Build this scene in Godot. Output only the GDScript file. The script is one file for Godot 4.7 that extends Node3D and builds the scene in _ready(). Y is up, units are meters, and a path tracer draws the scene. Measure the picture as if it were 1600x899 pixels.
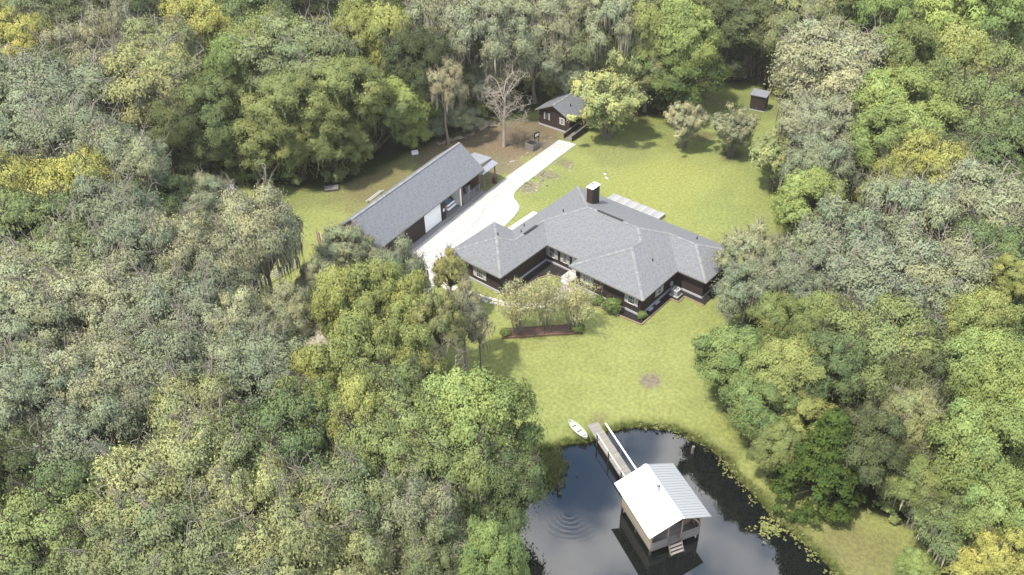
extends Node3D
# An aerial view of a dark brown house, barn, cottage and pond dock in a mossy wood.

class MB:
	var v := PackedVector3Array()
	var n := PackedVector3Array()
	var t := PackedVector2Array()
	var c := PackedColorArray()
	var ix := PackedInt32Array()

	func tri(a: Vector3, b: Vector3, d: Vector3, col := Color.WHITE, ua := Vector2.ZERO, ub := Vector2.ZERO, ud := Vector2.ZERO):
		var nn := (b - a).cross(d - a).normalized()
		var k := v.size()
		v.append(a); v.append(b); v.append(d)
		n.append(nn); n.append(nn); n.append(nn)
		t.append(ua); t.append(ub); t.append(ud)
		c.append(col); c.append(col); c.append(col)
		ix.append(k); ix.append(k + 2); ix.append(k + 1)

	func quad(a: Vector3, b: Vector3, d: Vector3, e: Vector3, col := Color.WHITE, uv := []):
		var nn := (b - a).cross(d - a).normalized()
		var k := v.size()
		v.append(a); v.append(b); v.append(d); v.append(e)
		if uv.is_empty():
			var l := a.distance_to(b)
			var h := a.distance_to(e)
			t.append(Vector2(0, 0)); t.append(Vector2(l, 0)); t.append(Vector2(l, h)); t.append(Vector2(0, h))
		else:
			t.append(uv[0]); t.append(uv[1]); t.append(uv[2]); t.append(uv[3])
		for i in 4:
			n.append(nn); c.append(col)
		ix.append(k); ix.append(k + 2); ix.append(k + 1)
		ix.append(k); ix.append(k + 3); ix.append(k + 2)

	func box(at: Vector3, s: Vector3, b := Basis.IDENTITY, col := Color.WHITE):
		var x := b.x * s.x * 0.5
		var y := b.y * s.y * 0.5
		var z := b.z * s.z * 0.5
		quad(at - x - y + z, at + x - y + z, at + x + y + z, at - x + y + z, col)
		quad(at + x - y - z, at - x - y - z, at - x + y - z, at + x + y - z, col)
		quad(at + x - y + z, at + x - y - z, at + x + y - z, at + x + y + z, col)
		quad(at - x - y - z, at - x - y + z, at - x + y + z, at - x + y - z, col)
		quad(at - x + y + z, at + x + y + z, at + x + y - z, at - x + y - z, col)
		quad(at - x - y - z, at + x - y - z, at + x - y + z, at - x - y + z, col)

	func bar(a: Vector3, b: Vector3, w: float, h: float, col := Color.WHITE):
		var d := (b - a).normalized()
		var side := d.cross(Vector3.UP)
		side = Vector3.RIGHT if side.length() < 0.01 else side.normalized()
		box((a + b) * 0.5, Vector3(a.distance_to(b), h, w), Basis(d, side.cross(d), side), col)

	func tube(p: Array, r: Array, sides := 6, col := Color.WHITE):
		var k := v.size()
		for i in p.size():
			var d: Vector3 = (p[mini(i + 1, p.size() - 1)] - p[maxi(i - 1, 0)]).normalized()
			var x := d.cross(Vector3(0.31, 0.17, 0.93)).normalized()
			var y := d.cross(x)
			for j in sides:
				var a := TAU * j / sides
				var o := x * cos(a) + y * sin(a)
				v.append(p[i] + o * r[i]); n.append(o); c.append(col)
				t.append(Vector2(float(j) / sides, i))
		for i in p.size() - 1:
			for j in sides:
				var a := k + i * sides + j
				var b := k + i * sides + (j + 1) % sides
				ix.append(a); ix.append(b + sides); ix.append(b)
				ix.append(a); ix.append(a + sides); ix.append(b + sides)

	func disc(at: Vector3, r: float, sides := 12, col := Color.WHITE):
		for j in sides:
			var a := TAU * j / sides
			var b := TAU * (j + 1) / sides
			tri(at, at + Vector3(cos(b) * r, 0, sin(b) * r), at + Vector3(cos(a) * r, 0, sin(a) * r), col)

	func poly(p: Array, y: float, depth := 0.0, col := Color.WHITE):
		var flat := PackedVector2Array()
		for q in p:
			flat.append(q)
		for f in [Geometry2D.triangulate_polygon(flat)]:
			for i in range(0, f.size(), 3):
				var a := flat[f[i]]
				var b := flat[f[i + 1]]
				var d := flat[f[i + 2]]
				if (b - a).cross(d - a) > 0:
					var q := b
					b = d
					d = q
				tri(Vector3(a.x, y, a.y), Vector3(b.x, y, b.y), Vector3(d.x, y, d.y), col, a, b, d)
		if depth > 0:
			var turn := not Geometry2D.is_polygon_clockwise(flat)
			for i in flat.size():
				var a := flat[i]
				var b := flat[(i + 1) % flat.size()]
				if turn:
					var q := a
					a = b
					b = q
				quad(Vector3(b.x, y - depth, b.y), Vector3(a.x, y - depth, a.y), Vector3(a.x, y, a.y), Vector3(b.x, y, b.y), col)

	func leaf(at: Vector3, nrm: Vector3, shade: Vector3, s: float, col: Color, spin: float):
		var x := nrm.cross(Vector3(cos(spin), 0.37, sin(spin))).normalized() * s
		var z := nrm.cross(x) * 0.42
		var k := v.size()
		v.append(at - x * 0.5 - z); v.append(at + x * 0.62); v.append(at - x * 0.5 + z)
		n.append(shade); n.append(shade); n.append(shade)
		c.append(col); c.append(col); c.append(col)
		ix.append(k); ix.append(k + 2); ix.append(k + 1)

	func mesh() -> ArrayMesh:
		var a := []
		a.resize(Mesh.ARRAY_MAX)
		a[Mesh.ARRAY_VERTEX] = v
		a[Mesh.ARRAY_NORMAL] = n
		a[Mesh.ARRAY_COLOR] = c
		if t.size() == v.size():
			a[Mesh.ARRAY_TEX_UV] = t
		a[Mesh.ARRAY_INDEX] = ix
		var m := ArrayMesh.new()
		m.add_surface_from_arrays(Mesh.PRIMITIVE_TRIANGLES, a)
		return m

var M := {}
var used := {}
var rng := RandomNumberGenerator.new()
var noise := FastNoiseLite.new()

func numbered(called: String) -> String:
	var k: int = used.get(called, 0)
	used[called] = k + 1
	return called if k == 0 else "%s_%03d" % [called, k]

func tag(o: Node, label: String, category: String, group := ""):
	o.set_meta("label", label)
	o.set_meta("category", category)
	if group != "":
		o.set_meta("group", group)
	return o

func thing(called: String, label: String, category: String, at := Vector3.ZERO, turn := 0.0, group := "") -> Node3D:
	var o := Node3D.new()
	o.name = numbered(called)
	add_child(o)
	o.position = at
	o.rotation.y = turn
	tag(o, label, category, group)
	return o

func obj(called: String, m, mat: Material, parent: Node = null) -> MeshInstance3D:
	var o := MeshInstance3D.new()
	o.name = called if parent else numbered(called)
	var me: Mesh = m.mesh() if m is MB else m
	o.mesh = me
	o.material_override = mat
	(parent if parent else self).add_child(o, true)
	return o

func struct(called: String, m, mat: Material) -> MeshInstance3D:
	var o := obj(called, m, mat)
	o.set_meta("kind", "structure")
	return o

func boxp(called: String, at: Vector3, s: Vector3, mat: Material, parent: Node, b := Basis.IDENTITY) -> MeshInstance3D:
	var m := MB.new()
	m.box(at, s, b)
	return obj(called, m, mat, parent)

func mat(r: float, g: float, b: float, rough := 0.85, spec := 0.4) -> StandardMaterial3D:
	var m := StandardMaterial3D.new()
	m.albedo_color = Color(r, g, b).linear_to_srgb()
	m.roughness = rough
	m.metallic_specular = spec
	m.vertex_color_use_as_albedo = true
	return m

func speckle(freq: float, lo: float, hi: float, seed_: int, oct := 4, size := 512) -> NoiseTexture2D:
	var t := NoiseTexture2D.new()
	t.width = size
	t.height = size
	t.seamless = true
	var f := FastNoiseLite.new()
	f.seed = seed_
	f.frequency = freq
	f.fractal_octaves = oct
	t.noise = f
	var g := Gradient.new()
	g.set_color(0, Color(lo, lo, lo))
	g.set_color(1, Color(hi, hi, hi))
	g.set_offset(0, 0.2)
	g.set_offset(1, 0.8)
	t.color_ramp = g
	return t

func grain(m: StandardMaterial3D, tex: Texture2D, per_metre: float, world := false, bump := 0.0) -> StandardMaterial3D:
	m.albedo_texture = tex
	m.uv1_triplanar = true
	m.uv1_world_triplanar = world
	m.uv1_scale = Vector3.ONE * per_metre
	if bump > 0:
		m.heightmap_enabled = true
		m.heightmap_texture = tex
		m.heightmap_scale = bump
	return m

func shingles() -> ImageTexture:
	var im := Image.create(512, 512, false, Image.FORMAT_RGB8)
	var r := RandomNumberGenerator.new()
	r.seed = 11
	for row in 32:
		var x := -r.randi_range(0, 30)
		while x < 512:
			var w := r.randi_range(22, 46)
			var g := clampf(r.randfn(0.86, 0.032), 0.7, 1.0)
			var blue := r.randf_range(0.97, 1.04)
			im.fill_rect(Rect2i(maxi(x, 0), row * 16, mini(w, 512 - maxi(x, 0)), 16), Color(g, g, minf(g * blue, 1.0)))
			x += w
	for k in 30000:
		var x := r.randi_range(0, 510)
		var y := r.randi_range(0, 510)
		var p := im.get_pixel(x, y)
		var q := r.randf_range(0.9, 1.1)
		im.set_pixel(x, y, Color(minf(p.r * q, 1), minf(p.g * q, 1), minf(p.b * q, 1)))
	return ImageTexture.create_from_image(im)

# ---------------------------------------------------------------- ground
const LAWN := [Vector2(-41, -108), Vector2(-33, -106), Vector2(-24, -106), Vector2(-14, -115), Vector2(-9, -119), Vector2(-3, -124.5), Vector2(6, -128), Vector2(14, -127), Vector2(20, -123), Vector2(29, -124), Vector2(31.6, -131), Vector2(33.3, -135), Vector2(40, -134), Vector2(45, -124), Vector2(38, -112), Vector2(35, -101), Vector2(35, -94), Vector2(31, -88), Vector2(26, -77), Vector2(21, -69), Vector2(19.5, -63.3), Vector2(23, -57.2), Vector2(27, -49), Vector2(33, -46), Vector2(31, -37), Vector2(-3, -37), Vector2(-1, -50), Vector2(0, -58), Vector2(-3, -64), Vector2(-6, -68), Vector2(-10, -72), Vector2(-16, -80), Vector2(-22, -82), Vector2(-33, -79), Vector2(-36, -86), Vector2(-40, -95)]
const POND := [Vector2(1.5, -55.9), Vector2(2.0, -57.2), Vector2(3.2, -57.6), Vector2(4.7, -58.3), Vector2(6.9, -58.4), Vector2(8.8, -59.7), Vector2(11.7, -60.2), Vector2(15.2, -59.6), Vector2(16.8, -58.3), Vector2(18.3, -57.0), Vector2(19.4, -55.6), Vector2(19.9, -53.8), Vector2(21.0, -51.7), Vector2(21.7, -50.1), Vector2(22.5, -48.3), Vector2(23.6, -47.0), Vector2(24.6, -45.5), Vector2(25.5, -43.8), Vector2(26.2, -42.0), Vector2(27.0, -38.0), Vector2(26.0, -33.0), Vector2(20.0, -29.0), Vector2(8.0, -29.0), Vector2(0.0, -34.0), Vector2(-1.0, -41.0), Vector2(-0.6, -47.0), Vector2(0.0, -50.3), Vector2(1.2, -53.1)]
# x, z, radius, r, g, b, strength: patches of dirt, sand and richer or drier grass
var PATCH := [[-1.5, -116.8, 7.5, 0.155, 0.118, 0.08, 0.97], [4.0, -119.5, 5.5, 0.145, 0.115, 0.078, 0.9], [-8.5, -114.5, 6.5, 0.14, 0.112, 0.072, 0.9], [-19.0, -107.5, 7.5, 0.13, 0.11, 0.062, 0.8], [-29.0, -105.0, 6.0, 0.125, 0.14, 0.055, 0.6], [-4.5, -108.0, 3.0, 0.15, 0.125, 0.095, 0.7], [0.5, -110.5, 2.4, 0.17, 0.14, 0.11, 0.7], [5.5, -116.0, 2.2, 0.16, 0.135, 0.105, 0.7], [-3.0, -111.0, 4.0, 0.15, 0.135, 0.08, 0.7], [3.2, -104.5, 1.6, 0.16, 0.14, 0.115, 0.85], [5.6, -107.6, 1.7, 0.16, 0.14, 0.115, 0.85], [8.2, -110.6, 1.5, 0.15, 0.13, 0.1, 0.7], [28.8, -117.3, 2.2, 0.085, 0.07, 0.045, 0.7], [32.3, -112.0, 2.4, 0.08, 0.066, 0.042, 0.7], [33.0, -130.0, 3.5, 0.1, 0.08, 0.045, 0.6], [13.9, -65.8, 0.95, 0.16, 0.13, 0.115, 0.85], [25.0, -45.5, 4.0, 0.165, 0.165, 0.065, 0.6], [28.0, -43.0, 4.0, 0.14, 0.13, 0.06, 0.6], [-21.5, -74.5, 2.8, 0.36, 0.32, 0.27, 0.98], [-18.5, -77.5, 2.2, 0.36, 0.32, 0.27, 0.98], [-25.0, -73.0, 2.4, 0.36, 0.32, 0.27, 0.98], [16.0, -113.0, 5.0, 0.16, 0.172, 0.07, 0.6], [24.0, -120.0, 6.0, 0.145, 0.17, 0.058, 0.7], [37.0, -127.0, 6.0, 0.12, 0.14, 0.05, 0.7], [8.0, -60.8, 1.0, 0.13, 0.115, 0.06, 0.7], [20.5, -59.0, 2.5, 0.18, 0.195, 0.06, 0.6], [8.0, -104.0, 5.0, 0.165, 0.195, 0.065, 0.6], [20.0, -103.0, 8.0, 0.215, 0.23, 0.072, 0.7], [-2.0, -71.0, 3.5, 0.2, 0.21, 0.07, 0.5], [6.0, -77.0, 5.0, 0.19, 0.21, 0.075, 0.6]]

func outline(poly: Array, p: Vector2) -> float:
	# distance to the outline, negative inside
	var best := 1e9
	var inside := false
	var k := poly.size() - 1
	for i in poly.size():
		var a: Vector2 = poly[i]
		var b: Vector2 = poly[k]
		var e := b - a
		var w := p - a
		best = minf(best, (w - e * clampf(w.dot(e) / e.length_squared(), 0, 1)).length_squared())
		if (a.y > p.y) != (b.y > p.y) and p.x < e.x * (p.y - a.y) / e.y + a.x:
			inside = not inside
		k = i
	return -sqrt(best) if inside else sqrt(best)

func pond_at(p: Vector2) -> float:
	if p.x < -8 or p.x > 35 or p.y < -68 or p.y > -22:
		return 9.0
	return outline(POND, p)

func lawn_at(p: Vector2) -> float:
	if p.x < -46 or p.x > 52 or p.y < -142 or p.y > -30:
		return 9.0
	return outline(LAWN, p)

func ground_y(x: float, z: float) -> float:
	var d := pond_at(Vector2(x, z))
	if d > 3.0:
		return 0.0
	return lerpf(-0.42, 0.0, smoothstep(0.0, 2.6, d)) if d > 0 else lerpf(-0.42, -1.5, smoothstep(0.0, 2.0, -d))

func ground():
	var xs := [-700.0, -450.0, -280.0, -190.0, -150.0, -120.0, -100.0, -84.0, -72.0, -62.0, -54.0]
	var x := -48.0
	while x <= 48.0:
		xs.append(x); x += 0.5
	xs += [54.0, 62.0, 72.0, 84.0, 100.0, 120.0, 150.0, 190.0, 280.0, 450.0, 700.0]
	var zs := [-800.0, -500.0, -320.0, -240.0, -200.0, -180.0, -166.0, -154.0, -146.0]
	var z := -140.0
	while z <= -28.0:
		zs.append(z); z += 0.5
	zs += [-24.0, -18.0, -10.0, 0.0, 16.0, 40.0, 90.0, 200.0, 500.0]
	var m := MB.new()
	for j in zs.size():
		for i in xs.size():
			var p := Vector2(xs[i], zs[j])
			var pd := pond_at(p)
			var ld := lawn_at(p)
			var n1 := noise.get_noise_2d(p.x * 0.5, p.y * 0.5)
			var n2 := noise.get_noise_2d(p.x * 2.5 + 300, p.y * 2.5)
			var n3 := noise.get_noise_2d(p.x * 0.16 - 90, p.y * 0.16)
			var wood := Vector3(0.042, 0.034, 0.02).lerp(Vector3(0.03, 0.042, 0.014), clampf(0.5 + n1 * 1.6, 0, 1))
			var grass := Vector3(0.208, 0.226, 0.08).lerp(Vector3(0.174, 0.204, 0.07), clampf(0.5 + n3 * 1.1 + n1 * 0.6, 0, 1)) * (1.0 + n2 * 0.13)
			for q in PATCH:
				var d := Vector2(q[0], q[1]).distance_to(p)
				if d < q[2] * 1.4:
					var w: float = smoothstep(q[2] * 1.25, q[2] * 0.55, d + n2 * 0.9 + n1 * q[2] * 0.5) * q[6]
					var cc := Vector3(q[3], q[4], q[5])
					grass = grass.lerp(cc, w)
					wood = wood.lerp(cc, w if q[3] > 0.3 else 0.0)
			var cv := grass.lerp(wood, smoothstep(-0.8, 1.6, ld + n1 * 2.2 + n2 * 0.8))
			if pd < 1.2:
				cv = cv.lerp(Vector3(0.075, 0.085, 0.028), smoothstep(1.2, 0.1, pd + n2 * 0.7) * 0.8)
				cv = cv.lerp(Vector3(0.02, 0.018, 0.012), smoothstep(0.1, -0.5, pd))
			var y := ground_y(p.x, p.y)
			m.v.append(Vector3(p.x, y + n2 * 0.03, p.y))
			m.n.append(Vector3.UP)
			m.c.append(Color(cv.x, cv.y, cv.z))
	var w_ := xs.size()
	for j in zs.size() - 1:
		for i in w_ - 1:
			var k := j * w_ + i
			m.ix.append(k); m.ix.append(k + 1); m.ix.append(k + w_)
			m.ix.append(k + 1); m.ix.append(k + w_ + 1); m.ix.append(k + w_)
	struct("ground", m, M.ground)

func water():
	var m := MB.new()
	var nx := 200
	var nz := 190
	var x0 := -4.0
	var z0 := -62.0
	var st := 0.17
	var rings := [[6.9, -53.7, 0.4, 2.4, 0.0028], [4.4, -50.0, 0.46, 3.6, 0.002]]
	for j in nz:
		for i in nx:
			var p := Vector3(x0 + i * st, -0.5, z0 + j * st)
			var g := Vector2(noise.get_noise_2d(p.x * 3.0, p.z * 3.0), noise.get_noise_2d(p.x * 3.0 + 500, p.z * 3.0)) * 0.004
			for r in rings:
				var o := Vector2(p.x - r[0], p.z - r[1])
				var d := o.length()
				if d < r[3] and d > 0.3:
					var ang := maxf(0.0, cos(o.angle() - (2.6 if r[0] > 5.0 else 2.0)))
					var amp: float = r[4] * (1.0 - d / r[3]) * 9.0 * ang
					g += o / d * amp * cos((d + noise.get_noise_2d(p.x * 2.0, p.z * 2.0) * 0.3) * TAU / r[2])
					p.y += r[4] * 0.3 * sin(d * TAU / r[2]) * (1.0 - d / r[3])
			m.v.append(p)
			m.n.append(Vector3(-g.x, 1, -g.y).normalized())
			m.c.append(Color.WHITE)
	for j in nz - 1:
		for i in nx - 1:
			var k := j * nx + i
			m.ix.append(k); m.ix.append(k + 1); m.ix.append(k + nx)
			m.ix.append(k + 1); m.ix.append(k + nx + 1); m.ix.append(k + nx)
	struct("pond_water", m, M.water)

func sky():
	var im := Image.create(768, 384, false, Image.FORMAT_RGBF)
	var f := FastNoiseLite.new()
	f.seed = 7
	f.frequency = 1.0
	f.fractal_octaves = 6
	for y in 384:
		var el := (0.5 - (y + 0.5) / 384.0) * PI
		for x in 768:
			var az := (x + 0.5) / 768.0 * TAU
			var d := Vector3(cos(el) * sin(az), sin(el), -cos(el) * cos(az))
			var c := Vector3(0.30, 0.33, 0.34)
			if d.y > 0:
				var q := d / (d.y + 0.22) * 2.1
				var k := f.get_noise_3d(q.x, d.y * 0.6, q.z)
				var w := smoothstep(-0.1, 0.18, k)
				var blue := Vector3(0.11, 0.19, 0.34).lerp(Vector3(0.55, 0.64, 0.74), pow(1.0 - d.y, 4.0))
				var cl := lerpf(1.25, 0.62, smoothstep(0.0, 0.4, k)) 
				c = blue.lerp(Vector3(cl, cl * 0.99, cl * 0.98), w)
			im.set_pixel(x, y, Color(c.x, c.y, c.z))
	var pm := PanoramaSkyMaterial.new()
	pm.panorama = ImageTexture.create_from_image(im)
	var s := Sky.new()
	s.sky_material = pm
	return s

# ---------------------------------------------------------------- plants
var shapes := {}
var tones := {}
# kind: [shape, red, green, blue of the leaf, moss share, bark tone 0 dark 1 pale]
var KIND := {
	"grey": ["dome", 0.176, 0.194, 0.116, 0.25, 0.8], "moss": ["dome", 0.175, 0.19, 0.118, 1.0, 0.85], "mossdark": ["dome", 0.075, 0.085, 0.05, 0.7, 0.3],
	"olive": ["dome", 0.17, 0.188, 0.088, 0.1, 0.7], "green": ["dome", 0.118, 0.15, 0.062, 0.1, 0.4], "dark": ["dome", 0.078, 0.094, 0.042, 0.2, 0.3],
	"pale": ["airy", 0.2, 0.222, 0.13, 0.35, 1.0], "bright": ["tall", 0.142, 0.182, 0.062, 0.0, 0.4], "lime": ["tall", 0.156, 0.178, 0.062, 0.05, 0.6],
	"limemoss": ["dome", 0.158, 0.184, 0.06, 0.6, 0.7], "gold": ["airy", 0.205, 0.21, 0.085, 0.0, 0.6], "yellow": ["dome", 0.222, 0.23, 0.07, 0.0, 0.5],
	"vine": ["vine", 0.108, 0.13, 0.05, 0.0, 0.4], "twig": ["airy", 0.2, 0.198, 0.12, 0.2, 1.0], "dense": ["tall", 0.064, 0.092, 0.032, 0.0, 0.3],
	"crepe": ["vase", 0.18, 0.212, 0.092, 0.0, 0.7], "fruit": ["vase", 0.2, 0.208, 0.12, 0.1, 0.8], "pine": ["pine", 0.138, 0.182, 0.058, 0.0, 0.4],
	"cedar": ["cone", 0.046, 0.072, 0.018, 0.0, 0.3], "wisp": ["wisp", 0.205, 0.215, 0.115, 0.0, 0.9], "snag": ["bare", 0.18, 0.172, 0.08, 0.5, 0.7],
}

func shade_of(base: float, warm: float) -> Color:
	return Color(clampf(base * (1.0 + warm), 0, 1), clampf(base * (1.0 + warm * 0.25), 0, 1), clampf(base * (1.0 - warm * 0.5), 0, 1))

func core(m: MB, at: Vector3, r: float, flat: float, tone: float, warm: float, out: Vector3):
	# the close inner leaf mass of a tuft
	var k := m.v.size()
	var dirs := [Vector3(0, 1, 0), Vector3(0, -1, 0)]
	for i in 5:
		dirs.append(Vector3(cos(i * 1.2566), 0.45, sin(i * 1.2566)).normalized())
	for i in 5:
		dirs.append(Vector3(cos(i * 1.2566 + 0.628), -0.45, sin(i * 1.2566 + 0.628)).normalized())
	for d in dirs:
		m.v.append(at + d * Vector3(1, flat, 1) * r * rng.randf_range(0.72, 1.05))
		m.n.append((d * 0.8 + out * 0.3 + Vector3(0, 0.1, 0)).normalized())
		m.c.append(shade_of(tone * rng.randf_range(0.8, 1.05), warm))
	for i in 5:
		var j := (i + 1) % 5
		for q in [0, 2 + i, 2 + j, 2 + i, 7 + i, 2 + j, 2 + j, 7 + i, 7 + j, 1, 7 + j, 7 + i]:
			m.ix.append(k + q)

func blob(m: MB, at: Vector3, r: float, count: int, s: float, tone: float, warm: float, out: Vector3, flat := 0.8):
	# leaves on the rounded upper side of a tuft, and along twigs that stick out of it
	var d := Vector3.UP
	var bend := Vector3.ZERO
	var flat_out := Vector3(out.x, out.y * 0.3, out.z)
	if count > 60:
		core(m, at, r * 0.8, flat, tone * 0.9, warm, out)
	for i in count:
		var p: Vector3
		if i % 10 < 6:
			d = Vector3(rng.randfn(), rng.randfn() + 0.35, rng.randfn()).normalized()
			if d.y < -0.3:
				d.y = -d.y
			p = at + d * Vector3(1, flat, 1) * r * rng.randf_range(0.78, 1.04) + flat_out * r * d.dot(out) * 0.3
		else:
			if i % 10 == 6:
				d = (Vector3(rng.randfn(), rng.randfn() + 0.3, rng.randfn()).normalized() + out * 0.4).normalized()
				bend = Vector3(rng.randf_range(-0.3, 0.3), rng.randf_range(-0.35, 0.25), rng.randf_range(-0.3, 0.3))
			var t := 0.7 + 0.75 * rng.randf()
			p = at + (d * t + bend * t * t) * Vector3(1, flat, 1) * r + Vector3(rng.randfn(), rng.randfn() * 0.7, rng.randfn()) * r * 0.13
		var nn := (d * 0.9 + Vector3(rng.randf_range(-1, 1), rng.randf_range(-0.3, 1.1), rng.randf_range(-1, 1)) * 0.6).normalized()
		var sh := (nn * 0.26 + d * 0.68 + out * 0.36 + Vector3(0, 0.1, 0)).normalized()
		m.leaf(p, nn, sh, s * rng.randf_range(0.65, 1.3), shade_of(tone * rng.randf_range(0.87, 1.13), warm + rng.randf_range(-0.05, 0.06)), rng.randf() * TAU)

func strand(m: MB, at: Vector3, length: float, w: float, tone: float):
	var a := rng.randf() * TAU
	var x := Vector3(cos(a), 0, sin(a)) * w
	var k := m.v.size()
	var sway := Vector3(rng.randf_range(-0.15, 0.15), 0, rng.randf_range(-0.15, 0.15)) * length
	var nn := Vector3(sin(a), 0.35, -cos(a)).normalized()
	for q in [at - x * 0.6, at + x * 0.6, at - x + Vector3(0, -length * 0.45, 0) + sway * 0.5, at + x + Vector3(0, -length * 0.45, 0) + sway * 0.5, at + Vector3(0, -length, 0) + sway]:
		m.v.append(q); m.n.append(nn); m.c.append(Color(tone, tone, tone))
	for q in [0, 2, 1, 1, 2, 3, 2, 4, 3]:
		m.ix.append(k + q)

func limb(m: MB, a: Vector3, b: Vector3, r0: float, r1: float, sides: int, wob := 0.12):
	var l := a.distance_to(b)
	var p := [a]
	var r := [r0]
	for i in [0.33, 0.67]:
		p.append(a.lerp(b, i) + Vector3(rng.randf_range(-1, 1), rng.randf_range(-0.4, 0.9), rng.randf_range(-1, 1)) * l * wob)
		r.append(lerpf(r0, r1, i))
	p.append(b)
	r.append(r1)
	m.tube(p, r, sides)

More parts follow.
